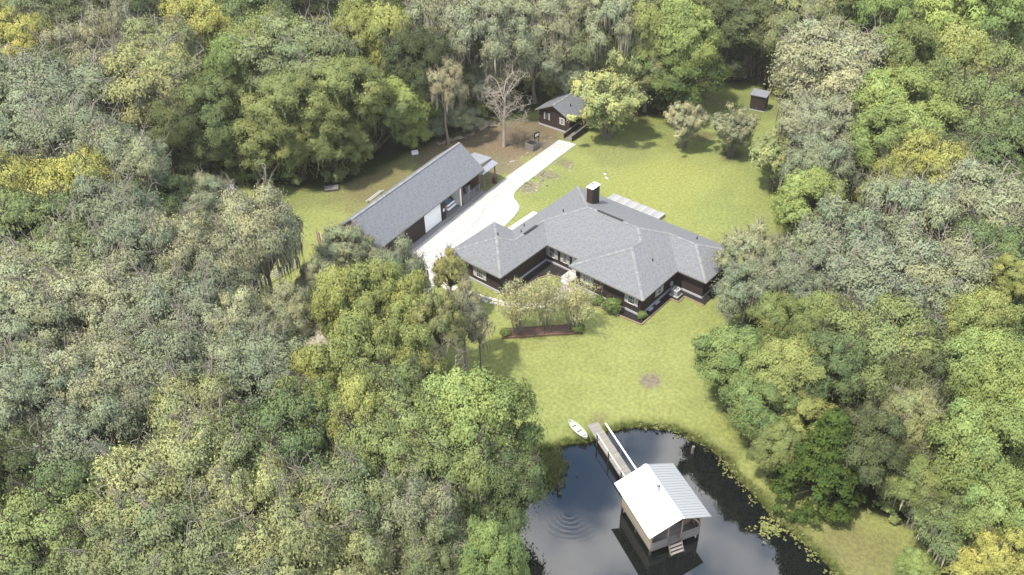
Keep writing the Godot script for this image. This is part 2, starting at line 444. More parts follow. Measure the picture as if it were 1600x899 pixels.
# A crown of nominal radius 5 whose base (the fork of the trunk) is at the origin: [leaves, branches, moss, height]
func make_shape(kind: String, variant: int) -> Dictionary:
	rng.seed = hash(kind) + variant * 77
	var lv := MB.new()
	var br := MB.new()
	var ms := MB.new()
	var hh := 3.4
	var lobes := 15
	var per := 10
	var leaves := 350
	var ls := 0.17
	if kind == "tall":
		hh = 4.8; lobes = 18; per = 9; leaves = 300; ls = 0.19
	elif kind == "vine":
		hh = 5.4; lobes = 17; per = 8; leaves = 165
	elif kind == "airy":
		lobes = 15; per = 10; leaves = 200; ls = 0.17
	elif kind == "pine":
		hh = 3.6; lobes = 14; per = 6; leaves = 300; ls = 0.25
	elif kind == "bare":
		lobes = 9; per = 5; leaves = 10; hh = 5.0
	if kind == "cone":
		for i in 260:
			var y := pow(rng.randf(), 1.3) * 12.0
			var rr := (1.0 - y / 13.0) * 4.9 * rng.randf_range(0.55, 1.05) * (1.0 + 0.16 * sin(y * 3.1 + i))
			var a := rng.randf() * TAU
			var at := Vector3(cos(a) * rr, y, sin(a) * rr)
			var out := Vector3(cos(a), 0.35, sin(a)).normalized()
			blob(lv, at, rng.randf_range(0.55, 0.95), 90, 0.27, rng.randf_range(0.5, 0.8), rng.randf_range(-0.1, 0.1), out, 0.55)
			if i % 3 == 0:
				limb(br, Vector3(0, y + 0.3, 0), at, 0.06, 0.02, 4, 0.03)
		br.tube([Vector3(0, -0.5, 0), Vector3(0, 6, 0), Vector3(0, 12.2, 0)], [0.3, 0.2, 0.03], 6)
		return {"leaves": lv.mesh(), "branches": br.mesh(), "moss": null, "top": 12.6}
	if kind in ["vase", "wisp"]:
		for i in (26 if kind == "vase" else 17):
			var a := TAU * i * 0.382 + rng.randf_range(-0.2, 0.2)
			var lean := sqrt((i + 0.6) / (26.0 if kind == "vase" else 17.0))
			var foot := Vector3(cos(a), 0, sin(a)) * (0.4 if kind == "vase" else 0.9) * lean
			var tip := Vector3(cos(a) * lean * 4.7, rng.randf_range(7.6, 9.6) - 3.4 * lean * lean * rng.randf_range(0.5, 1.1), sin(a) * lean * 4.7)
			var mid := foot.lerp(tip, 0.45) + Vector3(-cos(a) * lean * 0.7, 0.7, -sin(a) * lean * 0.7)
			br.tube([foot + Vector3(0, -0.5, 0), mid, tip], [0.075, 0.05, 0.016], 5)
			var tone := rng.randf_range(0.58, 0.8)
			for j in 8:
				var t := 0.3 + 0.7 * (j + rng.randf()) / 8.0
				var c := foot.lerp(mid, t / 0.45) if t < 0.45 else mid.lerp(tip, (t - 0.45) / 0.55)
				c += Vector3(rng.randfn(), rng.randfn() * 0.6, rng.randfn()) * 0.5
				var out := Vector3(cos(a) * lean, 0.6, sin(a) * lean).normalized()
				blob(lv, c, rng.randf_range(0.6, 1.15), int((40 + 44 * t) * (1.0 if kind == "vase" else 0.6)), 0.24 if kind == "vase" else 0.19, tone * rng.randf_range(0.85, 1.2), rng.randf_range(-0.1, 0.12), out, 0.9)
				for q in 3:
					limb(br, c, c + (out + Vector3(rng.randf_range(-1, 1), rng.randf_range(-0.3, 1), rng.randf_range(-1, 1))).normalized() * 1.3, 0.025, 0.008, 3)
		return {"leaves": lv.mesh(), "branches": br.mesh(), "moss": null, "top": 9.4}
	var golden := PI * (3.0 - sqrt(5.0))
	var spin := rng.randf() * TAU
	for i in lobes:
		var yy := 1.0 - (i + 0.5) / lobes * (1.28 if kind != "vase" else 0.95)
		var rr := sqrt(maxf(0.0, 1.0 - yy * yy))
		var a := golden * i + spin + rng.randf_range(-0.3, 0.3)
		var dir := Vector3(cos(a) * rr, yy, sin(a) * rr)
		var lr := rng.randf_range(1.35, 2.25) * (0.72 if kind in ["pine", "vase"] else 1.0) * (0.8 if kind == "airy" else 1.0)
		var reach := rng.randf_range(0.7, 1.32)
		var at := Vector3(dir.x * (5.0 - lr) * reach, hh * 1.02 + dir.y * (hh - lr * 0.6) * reach, dir.z * (5.0 - lr) * reach)
		var tone_l := rng.randf_range(0.6, 0.76)
		var warm_l := rng.randf_range(-0.07, 0.04)
		limb(br, Vector3(0, 0.2 + rng.randf() * 1.2, 0), at + dir * lr * 0.5, rng.randf_range(0.16, 0.26), 0.05, 5)
		for j in per:
			var d := Vector3(rng.randfn(), rng.randfn() * 0.8 + 0.25, rng.randfn())
			d = (d.normalized() + dir * 0.55).normalized()
			var pr := lr * rng.randf_range(0.4, 0.66)
			var pc := at + d * Vector3(1, 0.75, 1) * lr * rng.randf_range(0.5, 0.95)
			if kind == "pine":
				blob(lv, pc, pr * 1.15, leaves, ls, rng.randf_range(0.6, 0.85), warm_l, d, 0.45)
			elif kind != "bare" or rng.randf() < 0.45:
				blob(lv, pc, pr, int(leaves * rng.randf_range(0.7, 1.25)), ls, tone_l * rng.randf_range(0.88, 1.14), warm_l + rng.randf_range(-0.05, 0.05), dir, 0.62 if kind == "dome" else 0.8)
			limb(br, at - d * lr * 0.2, pc + d * pr * (1.0 if kind in ["airy", "bare"] else 0.8), 0.065, 0.016, 3)
			if kind in ["bare", "airy", "vase"]:
				for q in (5 if kind == "bare" else 2):
					limb(br, pc - d * pr * 0.4, pc + (d + Vector3(rng.randf_range(-1, 1), rng.randf_range(-0.6, 1), rng.randf_range(-1, 1))).normalized() * pr * 1.5, 0.03, 0.008, 3)
			if kind in ["dome", "airy"] and j % 4 == 0:
				var e0 := at + dir * lr * 0.2
				var e1 := pc + (dir + Vector3(0, 0.55, 0)) * pr * 1.25
				limb(br, e0, e1, 0.1, 0.03, 4, 0.2)
				for q in 3:
					limb(br, e0.lerp(e1, 0.6 + 0.2 * q), e1 + Vector3(rng.randf_range(-1, 1), rng.randf_range(-0.2, 0.8), rng.randf_range(-1, 1)) * pr * 1.2, 0.038, 0.01, 3)
			if kind == "vine":
				for q in (2 if rng.randf() < 0.55 else 0):
					var vp := pc + Vector3(rng.randf_range(-1, 1), -0.2, rng.randf_range(-1, 1)) * pr
					var vl := 0.5 + 3.2 * pow(rng.randf(), 1.7)
					var steps := int(vl / 0.17)
					var tv := tone_l * rng.randf_range(0.8, 1.15)
					for g in steps:
						vp += Vector3(rng.randf_range(-0.12, 0.12), -0.17, rng.randf_range(-0.12, 0.12))
						var o2 := Vector3(dir.x + rng.randf_range(-0.6, 0.6), 0.35, dir.z + rng.randf_range(-0.6, 0.6)).normalized()
						lv.leaf(vp, o2, (o2 + dir).normalized(), ls * rng.randf_range(0.5, 1.3), shade_of(tv * rng.randf_range(0.8, 1.1), warm_l), rng.randf() * TAU)
			if kind in ["dome", "airy", "bare"] and rng.randf() < 0.55:
				var mt := rng.randf_range(0.6, 1.0)
				for q in rng.randi_range(5, 13):
					strand(ms, pc + Vector3(rng.randf_range(-1, 1) * pr, -pr * rng.randf_range(0.0, 0.5), rng.randf_range(-1, 1) * pr), rng.randf_range(0.5, 2.3), rng.randf_range(0.05, 0.13), mt * rng.randf_range(0.8, 1.0))
	return {"leaves": lv.mesh(), "branches": br.mesh(), "moss": ms.mesh() if ms.v.size() else null, "top": hh * 1.95}

func shape_of(kind: String, variant: int) -> Dictionary:
	var key := "%s%d" % [kind, variant]
	if not shapes.has(key):
		shapes[key] = make_shape(kind, variant)
	return shapes[key]

func leaf_mat(kind: String, tint: int) -> StandardMaterial3D:
	var key := "%s_%d" % [kind, tint]
	if not tones.has(key):
		var k = KIND[kind]
		var f: float = [1.0, 0.82, 1.12][tint]
		var w: float = [0.0, -0.05, 0.04][tint]
		var m := mat(k[1] * f * (1.0 + w) * 1.58, k[2] * f * 1.55, k[3] * f * (1.0 - w) * 1.55, 0.85, 0.14)
		m.backlight_enabled = true
		m.backlight = Color(0.62, 0.62, 0.34)
		tones[key] = m
	return tones[key]

var grown := 0

# A tree of its own: trunk, branches, crown and, where it hangs, moss.
func grow(kind: String, x: float, z: float, r: float, h: float, label: String, group := "") -> Node3D:
	var k = KIND[kind]
	grown += 1
	var pick := RandomNumberGenerator.new()
	pick.seed = grown * 131 + 7
	var variants: int = {"dome": 4, "tall": 3, "vine": 2, "airy": 2}.get(k[0], 1)
	var s := shape_of(k[0], pick.randi() % variants)
	var o := thing("shrub" if h <= 7.0 and kind in ["grey", "bright"] else "tree", label, "shrub" if h <= 7.0 and kind in ["grey", "bright"] else "tree", Vector3(x, ground_y(x, z), z), pick.randf() * TAU, group)
	var f := r / 5.0
	var wide := f * pick.randf_range(0.94, 1.08)
	var tall := f * pick.randf_range(0.9, 1.12)
	if k[0] == "cone":
		tall = (h - 0.6) / 12.6
	elif k[0] in ["vase", "wisp"]:
		tall = h / 9.4
	elif k[0] != "bare":
		tall = clampf(h * (0.78 if k[0] in ["tall", "airy"] else 0.66) / s.top, tall, tall * 1.7)
	var fork := maxf(0.25, h - s.top * tall)
	var bark: Material = M.bark_pale if k[5] > 0.6 else M.bark
	if k[0] in ["vase", "wisp"]:
		fork = 0.15
	var tr := MB.new()
	var lean := Vector3(pick.randf_range(-0.05, 0.05), 0, pick.randf_range(-0.05, 0.05)) * fork
	var tw := clampf(0.075 * r * 0.62 + 0.06, 0.07, 0.42) * (0.45 if k[0] in ["vase", "wisp"] else 1.0)
	tr.tube([Vector3(-lean.x, -0.4, -lean.z), Vector3(-lean.x, 0.35, -lean.z), Vector3(lean.x, fork * 0.55, lean.z), Vector3(0, fork + 0.7 * tall, 0)], [tw * 1.7, tw * 1.15, tw * 0.9, tw * 0.6], 8)
	obj("trunk", tr, bark, o)
	var b := obj("branches", s.branches, bark, o)
	var c := obj("crown", s.leaves, leaf_mat(kind, pick.randi() % 3), o)
	var parts := [b, c]
	if s.moss != null and pick.randf() < k[4] * 1.6 and k[4] > 0.0:
		parts.append(obj("hanging_moss", s.moss, M.moss if kind != "mossdark" else M.moss_dark, o))
	for p in parts:
		p.position.y = fork
		p.scale = Vector3(wide, tall, wide)
	return o

func mass(called: String, m: Mesh, material: Material, spots: Array, label: String, category: String):
	var mm := MultiMesh.new()
	mm.transform_format = MultiMesh.TRANSFORM_3D
	mm.mesh = m
	mm.instance_count = spots.size()
	for i in spots.size():
		mm.set_instance_transform(i, spots[i])
	var o := MultiMeshInstance3D.new()
	o.name = numbered(called)
	o.multimesh = mm
	o.material_override = material
	add_child(o)
	tag(o, label, category)
	o.set_meta("kind", "stuff")

func undergrowth():
	rng.seed = 4242
	for kind in 3:
		var m := MB.new()
		for i in 7:
			var p := Vector3(rng.randf_range(-0.9, 0.9), rng.randf_range(0.4, 1.3), rng.randf_range(-0.9, 0.9))
			blob(m, p, rng.randf_range(0.4, 0.75), 80, 0.26, rng.randf_range(0.5, 0.8), rng.randf_range(-0.1, 0.15), Vector3.UP)
		var spots := []
		while spots.size() < 620:
			var z := rng.randf_range(-215, -28)
			var x := rng.randf_range(-1.0, 1.0) * (24.0 - z * 0.62)
			var p := Vector2(x, z)
			if lawn_at(p) < 1.0 or pond_at(p) < 1.2 or p.distance_to(Vector2(-21, -75)) < 6.0 or (p.distance_to(Vector2(-9, -82)) < 9.0):
				continue
			var s := rng.randf_range(0.6, 1.9)
			spots.append(Transform3D(Basis(Vector3.UP, rng.randf() * TAU).scaled(Vector3(s, s * rng.randf_range(0.7, 1.3), s)), Vector3(x, -0.1, z)))
		mass("undergrowth", m.mesh(), leaf_mat(["green", "dark", "lime"][kind], 0), spots, ["mid green undergrowth bushes on the wood floor", "dark undergrowth bushes in the shade of the wood", "yellowish young undergrowth in gaps of the wood"][kind], "undergrowth")
	# woods beyond the frame
	rng.seed = 98
	for kind in 2:
		var spots := []
		while spots.size() < 190:
			var z := rng.randf_range(-300, -10)
			var x := rng.randf_range(-260, 260)
			var edge := 20.0 - z * 0.64
			if absf(x) < edge and z > -154:
				continue
			var s := rng.randf_range(0.9, 1.35)
			spots.append(Transform3D(Basis(Vector3.UP, rng.randf() * TAU).scaled(Vector3.ONE * s), Vector3(x, rng.randf_range(4, 7), z)))
		mass("woodland", shape_of("dome", kind).leaves, leaf_mat(["olive", "grey"][kind], kind), spots, ["olive wood that goes on all round the property", "grey green wood that goes on all round the property"][kind], "wood")

func tufts():
	rng.seed = 31
	var m := MB.new()
	for i in 16:
		var a := rng.randf() * TAU
		var p := Vector3(cos(a), 0, sin(a)) * rng.randf_range(0, 0.14)
		var l := rng.randf_range(0.2, 0.5)
		var out := Vector3(cos(a) * 0.5, 1, sin(a) * 0.5) * l
		var side := Vector3(-sin(a), 0, cos(a)) * 0.025
		var g := rng.randf_range(0.6, 1.0)
		m.tri(p - side, p + side, p + out, Color(g, g, g))
	var spots := []
	for i in POND.size():
		var a: Vector2 = POND[i]
		var b: Vector2 = POND[(i + 1) % POND.size()]
		var l := a.distance_to(b)
		for k in int(l * 22):
			var p := a.lerp(b, rng.randf()) + Vector2(rng.randf_range(-1, 1), rng.randf_range(-1, 1)) * 0.32
			var s := rng.randf_range(0.5, 1.3)
			spots.append(Transform3D(Basis(Vector3.UP, rng.randf() * TAU).scaled(Vector3.ONE * s), Vector3(p.x, ground_y(p.x, p.y) - 0.03, p.y)))
	for k in 500:
		var p := Vector2(3.1, -55.2) + Vector2(rng.randfn() * 0.55, rng.randfn() * 1.1)
		spots.append(Transform3D(Basis(Vector3.UP, rng.randf() * TAU).scaled(Vector3.ONE * rng.randf_range(0.6, 1.3)), Vector3(p.x, -0.52, p.y)))
	mass("bank_grass", m.mesh(), M.tuft, spots, "rough grass along the edge of the pond", "grass")
	var w := MB.new()
	for i in 9:
		w.leaf(Vector3(rng.randf_range(-0.4, 0.4), rng.randf_range(0, 0.3), rng.randf_range(-0.4, 0.4)), Vector3(rng.randf_range(-0.4, 0.4), 1, rng.randf_range(-0.4, 0.4)).normalized(), Vector3.UP, rng.randf_range(0.12, 0.3), shade_of(rng.randf_range(0.5, 0.95), 0.1), rng.randf() * TAU)
	spots = []
	for i in range(6, 19):
		var a: Vector2 = POND[i]
		var b: Vector2 = POND[i + 1]
		for k in int(a.distance_to(b) * 3):
			var p := a.lerp(b, rng.randf()) + Vector2(-0.5, -0.1) * absf(rng.randfn()) + Vector2(rng.randf_range(-0.3, 0.3), rng.randf_range(-0.3, 0.3))
			spots.append(Transform3D(Basis(Vector3.UP, rng.randf() * TAU).scaled(Vector3.ONE * rng.randf_range(0.5, 1.2)), Vector3(p.x, maxf(-0.49, ground_y(p.x, p.y)), p.y)))
	for k in 22:
		var p := Vector2(21.4, -47.6) + Vector2(rng.randfn() * 0.7, rng.randfn() * 0.5)
		spots.append(Transform3D(Basis(Vector3.UP, rng.randf() * TAU).scaled(Vector3.ONE * rng.randf_range(0.6, 1.5)), Vector3(p.x, -0.48, p.y)))
	mass("water_plants", w.mesh(), M.waterplant, spots, "low leafy water plants along the right pond shore", "water plants")

# ---------------------------------------------------------------- buildings
# lap siding between two points of a wall seen from its outside (a on the left, b on the right), with the courses cut to span(y)
func siding(called: String, a: Vector3, b: Vector3, y0: float, y1: float, material: Material, parent: Node, span = null):
	var m := MB.new()
	var d := (b - a)
	d.y = 0
	var l := d.length()
	d /= l
	var out := d.cross(Vector3.UP)
	var h := 0.19
	var y := y0
	var base := Vector3(a.x, 0, a.z)
	while y < y1 - 0.01:
		var top := minf(y + h, y1)
		var lo := Vector2(0, l)
		var hi := Vector2(0, l)
		if span != null:
			lo = span.call(y)
			hi = span.call(top)
		if lo.y > lo.x:
			var tone := 0.86 + 0.28 * absf(sin(y * 37.0 + a.x * 3.0))
			var col := Color(minf(tone, 1), minf(tone, 1), minf(tone, 1))
			var p0 := base + d * lo.x + out * 0.03 + Vector3(0, y, 0)
			var p1 := base + d * lo.y + out * 0.03 + Vector3(0, y, 0)
			var p2 := base + d * hi.y + out * 0.008 + Vector3(0, top, 0)
			var p3 := base + d * hi.x + out * 0.008 + Vector3(0, top, 0)
			m.quad(p0, p1, p2, p3, col)
			m.quad(p0 - out * 0.03, p1 - out * 0.03, p1, p0, col)
		y = top
	return obj(called, m, material, parent)

func wall_core(a: Vector3, b: Vector3, y0: float, y1: float, material: Material, parent: Node):
	var d := (b - a).normalized()
	var out := d.cross(Vector3.UP)
	var mid := (a + b) * 0.5 - out * 0.08
	return boxp("wall", Vector3(mid.x, (y0 + y1) * 0.5, mid.z), Vector3(a.distance_to(b), y1 - y0, 0.15), material, parent, Basis(d, Vector3.UP, out))

# a window on a wall: centre on the wall face, outward direction, width, height
func window(at: Vector3, out: Vector3, w: float, h: float, parent: Node, shutter := 0.0, muntins := true, frame: Material = null):
	var x := Vector3.UP.cross(out)
	var b := Basis(x, Vector3.UP, out)
	var f := MB.new()
	for s in [-1.0, 1.0]:
		f.box(at + x * s * (w * 0.5) + out * 0.05, Vector3(0.07, h + 0.14, 0.1), b)
		f.box(at + Vector3.UP * s * (h * 0.5 + 0.035) + out * 0.05, Vector3(w - 0.07, 0.07, 0.1), b)
	if muntins:
		f.box(at + out * 0.045, Vector3(w - 0.07, 0.035, 0.05), b)
		for s in [-0.17, 0.17]:
			f.box(at + x * s * w + out * 0.042, Vector3(0.025, h, 0.04), b)
	var win := obj("window", f, frame if frame else M.trim, parent)
	boxp("pane", at + out * 0.02, Vector3(w - 0.06, h, 0.02), M.glass, win, b)
	if shutter > 0:
		for s in [-1.0, 1.0]:
			var m := MB.new()
			var c: Vector3 = at + x * s * (w * 0.5 + 0.05 + shutter * 0.5) + out * 0.05
			for e in [-1.0, 1.0]:
				m.box(c + x * e * (shutter * 0.5 - 0.03), Vector3(0.06, h + 0.16, 0.05), b)
				m.box(c + Vector3.UP * e * (h * 0.5 + 0.05), Vector3(shutter - 0.12, 0.06, 0.05), b)
			var y := -h * 0.5
			while y < h * 0.5:
				m.box(c + Vector3.UP * (y + 0.04), Vector3(shutter - 0.12, 0.055, 0.03), b.rotated(x, 0.35))
				y += 0.085
			obj("shutter", m, M.shutter, parent)
	return win

func roof_face(called: String, p: Array, eave_a: Vector3, eave_b: Vector3, thick: float, parent: Node, material: Material):
	var m := MB.new()
	var ax := (eave_b - eave_a).normalized()
	var nn := Vector3.ZERO
	for i in p.size():
		nn += p[i].cross(p[(i + 1) % p.size()])
	nn = nn.normalized()
	if nn.y < 0:
		p = p.duplicate()
		p.reverse()
		nn = -nn
	var up := nn.cross(ax)
	if up.y < 0:
		up = -up
	var flat := PackedVector2Array()
	for q in p:
		flat.append(Vector2((q - eave_a).dot(ax), (q - eave_a).dot(up)))
	var f := Geometry2D.triangulate_polygon(flat)
	for i in range(0, f.size(), 3):
		var a: Vector3 = p[f[i]]
		var b: Vector3 = p[f[i + 1]]
		var d: Vector3 = p[f[i + 2]]
		var ua := flat[f[i]]
		var ub := flat[f[i + 1]]
		var ud := flat[f[i + 2]]
		if (b - a).cross(d - a).y < 0:
			var q := b
			b = d
			d = q
			var u := ub
			ub = ud
			ud = u
		m.tri(a, b, d, Color.WHITE, ua * 0.36, ub * 0.36, ud * 0.36)
	var o := obj(called, m, material, parent)
	# the underside and the fascia along the eave
	var s := MB.new()
	var down := Vector3(0, -thick, 0)
	for i in range(0, f.size(), 3):
		var a: Vector3 = p[f[i]] + down
		var b: Vector3 = p[f[i + 1]] + down
		var d: Vector3 = p[f[i + 2]] + down
		if (b - a).cross(d - a).y > 0:
			var q := b
			b = d
			d = q
		s.tri(a, b, d)
	obj("soffit", s, M.soffit, o)
	var e := MB.new()
	var out := ax.cross(Vector3.UP)
	if out.dot(p[0] + p[1] + p[2] - eave_a * 3.0) > 0:
		out = -out
	e.box((eave_a + eave_b) * 0.5 + Vector3(0, -thick * 0.5 - 0.006, 0) + out * 0.008, Vector3(eave_a.distance_to(eave_b), thick, 0.02), Basis(ax, Vector3.UP, ax.cross(Vector3.UP)))
	obj("fascia", e, M.fascia, o)
	return o

func caps(lines: Array, parent: Node):
	var m := MB.new()
	for q in lines:
		var a: Vector3 = q[0]
		var b: Vector3 = q[1]
		var l := a.distance_to(b)
		var steps := int(l / 0.28)
		var d := (b - a) / l
		var side := d.cross(Vector3.UP).normalized()
		var up := side.cross(d)
		for i in steps:
			var p := a + d * l * (i + 0.5) / steps
			var g := rng.randf_range(0.7, 1.0)
			for s in [-1.0, 1.0]:
				var e: Vector3 = (side * s * cos(0.27) - up * sin(0.27)).normalized()
				var nn: Vector3 = d.cross(e) if s < 0 else e.cross(d)
				m.box(p + e * 0.085 + up * (0.022 + 0.004 * (i % 2)), Vector3(0.27, 0.02, 0.17), Basis(d, nn, d.cross(nn)), Color(g, g, g))
	var o := obj("ridge_cap", m, M.ridge, parent)
	o.set_meta("kind", "stuff")

func house():
	rng.seed = 8
	var o := thing("house", "long dark brown house with grey hip roof and brick-less brown chimney in the lawn".replace("brick-less ", ""), "house", Vector3(-1.29, 0, -80.16), 0.841)
	var e := 2.95
	var k := 0.393
	var U := [0.0, 8.42, 6.63, 13.6, 21.2, 8.18]
	var V := [0.0, 4.58, 14.74, 18.4, -5.24, -8.17]
	var P := func(u: float, v: float, h := 0.0) -> Vector3: return Vector3(u, e + h * k, v)
	var A: Vector3 = P.call(0, 0)
	var B: Vector3 = P.call(0, V[5])
	var C: Vector3 = P.call(U[5], V[5])
	var D: Vector3 = P.call(U[5], V[4])
	var L: Vector3 = P.call(U[4], V[4])
	var K: Vector3 = P.call(U[4], V[3])
	var J: Vector3 = P.call(U[3], V[3])
	var I: Vector3 = P.call(U[3], V[2])
	var H: Vector3 = P.call(U[2], V[2])
	var G: Vector3 = P.call(U[2], V[1])
	var F: Vector3 = P.call(U[1], V[1])
	var E: Vector3 = P.call(U[1], 0)
	var p: Vector3 = P.call(4.085, -4.085, 4.085)
	var q: Vector3 = P.call(5.56, -2.62, 2.62)
	var s: Vector3 = P.call(11.04, -2.62, 2.62)
	var t: Vector3 = P.call(14.81, 1.15, 6.39)
	var u: Vector3 = P.call(14.81, 8.35, 6.39)
	var v: Vector3 = P.call(17.4, 10.94, 3.8)
	var r: Vector3 = P.call(17.4, 14.6, 3.8)
	var w: Vector3 = P.call(11.71, 9.66, 5.08)
	var x: Vector3 = P.call(13.5, 9.66, 5.08)
	for f in [[A, E, s, q, p], [E, F, x, u, t, s], [F, G, w, x], [G, H, w], [H, I, v, u, x, w], [I, J, r, v], [J, K, r], [K, L, t, u, v, r], [L, D, q, s, t], [D, C, p, q], [C, B, p], [B, A, p]]:
		roof_face("roof_slope", f, f[0], f[1], 0.17, o, M.roof)
	caps([[A, p], [B, p], [C, p], [p, q], [q, s], [s, t], [L, t], [t, u], [u, v], [v, r], [J, r], [K, r], [G, w], [H, w], [w, x], [x, u]], o)
	for g in [[Vector3(7.2, 0, -2.55), Vector3(9.6, 0, -2.55), 2.62], [Vector3(14.87, 0, 2.5), Vector3(14.87, 0, 6.2), 6.39]]:
		var y: float = e + g[2] * k + 0.05
		var m := MB.new()
		m.bar(g[0] + Vector3(0, y, 0), g[1] + Vector3(0, y, 0), 0.3, 0.06)
		obj("ridge_vent", m, M.black, o)
	for g in [[4.9, -4.6, 3.28], [9.3, -4.3, 0.94], [7.7, -3.4, 1.84], [13.5, -1.6, 3.64], [12.2, 12.2, 2.54], [19.4, 13.6, 1.8]]:
		var m := MB.new()
		var y: float = e + g[2] * k
		m.tube([Vector3(g[0], y - 0.1, g[1]), Vector3(g[0], y + 0.35, g[1])], [0.07, 0.07], 8)
		m.disc(Vector3(g[0], y + 0.35, g[1]), 0.07, 8)
		obj("vent_pipe", m, M.black, o)
	# walls, each seen from outside from left to right
	var i := 0.67
	var top := e + 0.08
	var W := [[U[1] + i, -i], [i, -i], [i, V[5] + i], [U[5] - i, V[5] + i], [U[5] - i, V[4] + i], [U[4] - i, V[4] + i], [U[4] - i, V[3] - i], [U[3] + i, V[3] - i], [U[3] + i, V[2] - i], [U[2] + i, V[2] - i], [U[2] + i, V[1] + i], [U[1] + i, V[1] + i]]
	for n in W.size():
		var b := Vector3(W[n][0], 0, W[n][1])
		var a := Vector3(W[(n + 1) % W.size()][0], 0, W[(n + 1) % W.size()][1])
		siding("wall", a, b, 0.3, top, M.siding, o)
		wall_core(a, b, 0.0, top - 0.01, M.core, o)
		var d := (b - a).normalized()
		var out := d.cross(Vector3.UP)
		boxp("skirting", (a + b) * 0.5 + out * 0.06 + Vector3(0, 0.16, 0), Vector3(a.distance_to(b) + 0.1, 0.3, 0.14), M.skirt, o, Basis(d, Vector3.UP, out))
		boxp("corner_board", a + Vector3(0, 1.65, 0) + out * 0.012, Vector3(0.12, 2.7, 0.1), M.siding, o, Basis(d, Vector3.UP, out))
	var gh := Vector3(-1, 0, 0)
	window(Vector3(U[2] + i - 0.03, 1.75, 12.88), gh, 0.85, 1.0, o, 0.4)
	window(Vector3(U[2] + i - 0.03, 1.7, 6.75), gh, 1.0, 1.15, o, 0.36)
	window(Vector3(U[1] + i - 0.03, 1.62, 0.25), gh, 0.85, 1.3, o, 0.4)
	window(Vector3(U[1] + i - 0.03, 1.6, 2.22), gh, 0.55, 1.2, o, 0.36)
	window(Vector3(i - 0.03, 1.5, -3.75), gh, 1.0, 1.15, o, 0.45)
	window(Vector3(10.95, 1.5, V[2] - i + 0.03), Vector3(0, 0, 1), 0.75, 1.0, o, 0.36)
	window(Vector3(3.4, 1.6, V[5] + i - 0.03), Vector3(0, 0, -1), 1.4, 1.1, o, 0.0)
	window(Vector3(11.5, 1.6, V[4] + i - 0.03), Vector3(0, 0, -1), 1.4, 1.1, o, 0.0)
	# front door under the right wing eave
	var dr := boxp("door", Vector3(U[1] + i - 0.05, 1.35, 3.75), Vector3(0.08, 2.1, 0.95), M.trim, o)
	boxp("handle", Vector3(U[1] + i - 0.11, 1.3, 3.42), Vector3(0.05, 0.12, 0.05), M.metal, dr)
	# chimney
	var c := boxp("chimney", Vector3(17.28, 5.45, 0.05), Vector3(1.4, 2.7, 0.85), M.core, o)
	for g in [[Vector3(16.58, 0, -0.375), Vector3(16.58, 0, 0.475)], [Vector3(16.58, 0, 0.475), Vector3(17.98, 0, 0.475)], [Vector3(17.98, 0, 0.475), Vector3(17.98, 0, -0.375)], [Vector3(17.98, 0, -0.375), Vector3(16.58, 0, -0.375)]]:
		siding("chimney_siding", g[0], g[1], 4.2, 6.8, M.siding, c)
	boxp("chimney_top", Vector3(17.28, 6.84, 0.05), Vector3(1.56, 0.07, 1.0), M.white, c)
	var fl := MB.new()
	fl.tube([Vector3(17.2, 6.85, 0.05), Vector3(17.2, 7.15, 0.05)], [0.12, 0.12], 10)
	fl.tube([Vector3(17.2, 7.2, 0.05), Vector3(17.2, 7.26, 0.05)], [0.2, 0.04], 10)
	obj("chimney_flue", fl, M.metal, c)
	# slab by the drive, low back porch, front step
	boxp("side_porch", Vector3(13.6, 0.16, -7.2), Vector3(5.4, 0.2, 3.0), M.concrete, o)
	boxp("back_porch", Vector3(23.3, 0.22, 1.15), Vector3(5.6, 0.3, 8.1), M.deck_base, o)
	for n in 18:
		var bd := boxp("porch_board", Vector3(23.31, 0.4, -2.68 + n * 0.45), Vector3(5.66, 0.05, 0.42), M.deck_board[n % 3], o)
	boxp("front_step", Vector3(8.0, 0.17, 3.75), Vector3(1.7, 0.3, 1.5), M.concrete, o)
	boxp("front_step", Vector3(6.9, 0.09, 3.95), Vector3(0.6, 0.16, 1.4), M.concrete, o)
	# planting beds of black mulch along the walls, edged in timber
	var beds := [[Vector2(5.6, 8.2), Vector2(7.35, 8.2), Vector2(7.35, 14.02), Vector2(14.22, 14.02), Vector2(14.22, 17.68), Vector2(20.5, 17.68), Vector2(20.5, 18.6), Vector2(13.3, 18.6), Vector2(13.3, 16.1), Vector2(12.0, 16.1), Vector2(12.0, 15.1), Vector2(6.1, 15.1)], [Vector2(1.0, -0.75), Vector2(9.04, -0.75), Vector2(9.04, 3.0), Vector2(7.4, 3.1), Vector2(6.9, 1.5), Vector2(5.4, 0.9), Vector2(1.0, 0.8)]]
	for n in 2:
		var m := MB.new()
		m.poly(beds[n], 0.075, 0.06)
		tag_stuff(struct_at("mulch_bed", m, M.mulch, o))
		var g := MB.new()
		var edge: Array = [[7, 8], [8, 9], [9, 10], [10, 11], [11, 0]] if n == 0 else [[2, 3], [3, 4], [4, 5], [5, 6]]
		for ed in edge:
			var a: Vector2 = beds[n][ed[0]]
			var b: Vector2 = beds[n][ed[1]]
			var m2 := MB.new()
			m2.bar(Vector3(a.x, 0.09, a.y), Vector3(b.x, 0.09, b.y), 0.11, 0.16)
			obj("bed_edging", m2, M.timber, o)
	for g in [Vector3(10.4, 0.12, 14.3), Vector3(9.0, 0.1, 14.35)]:
		boxp("splash_block", g, Vector3(0.75, 0.12, 0.4), M.skirt, o)
	# air conditioner beside the right wing
	var ac := thing("air_conditioner", "square grey air conditioner with round fan on a pale pad beside the right wing", "air conditioner", o.transform * Vector3(13.05, 0, 15.1), 0.841)
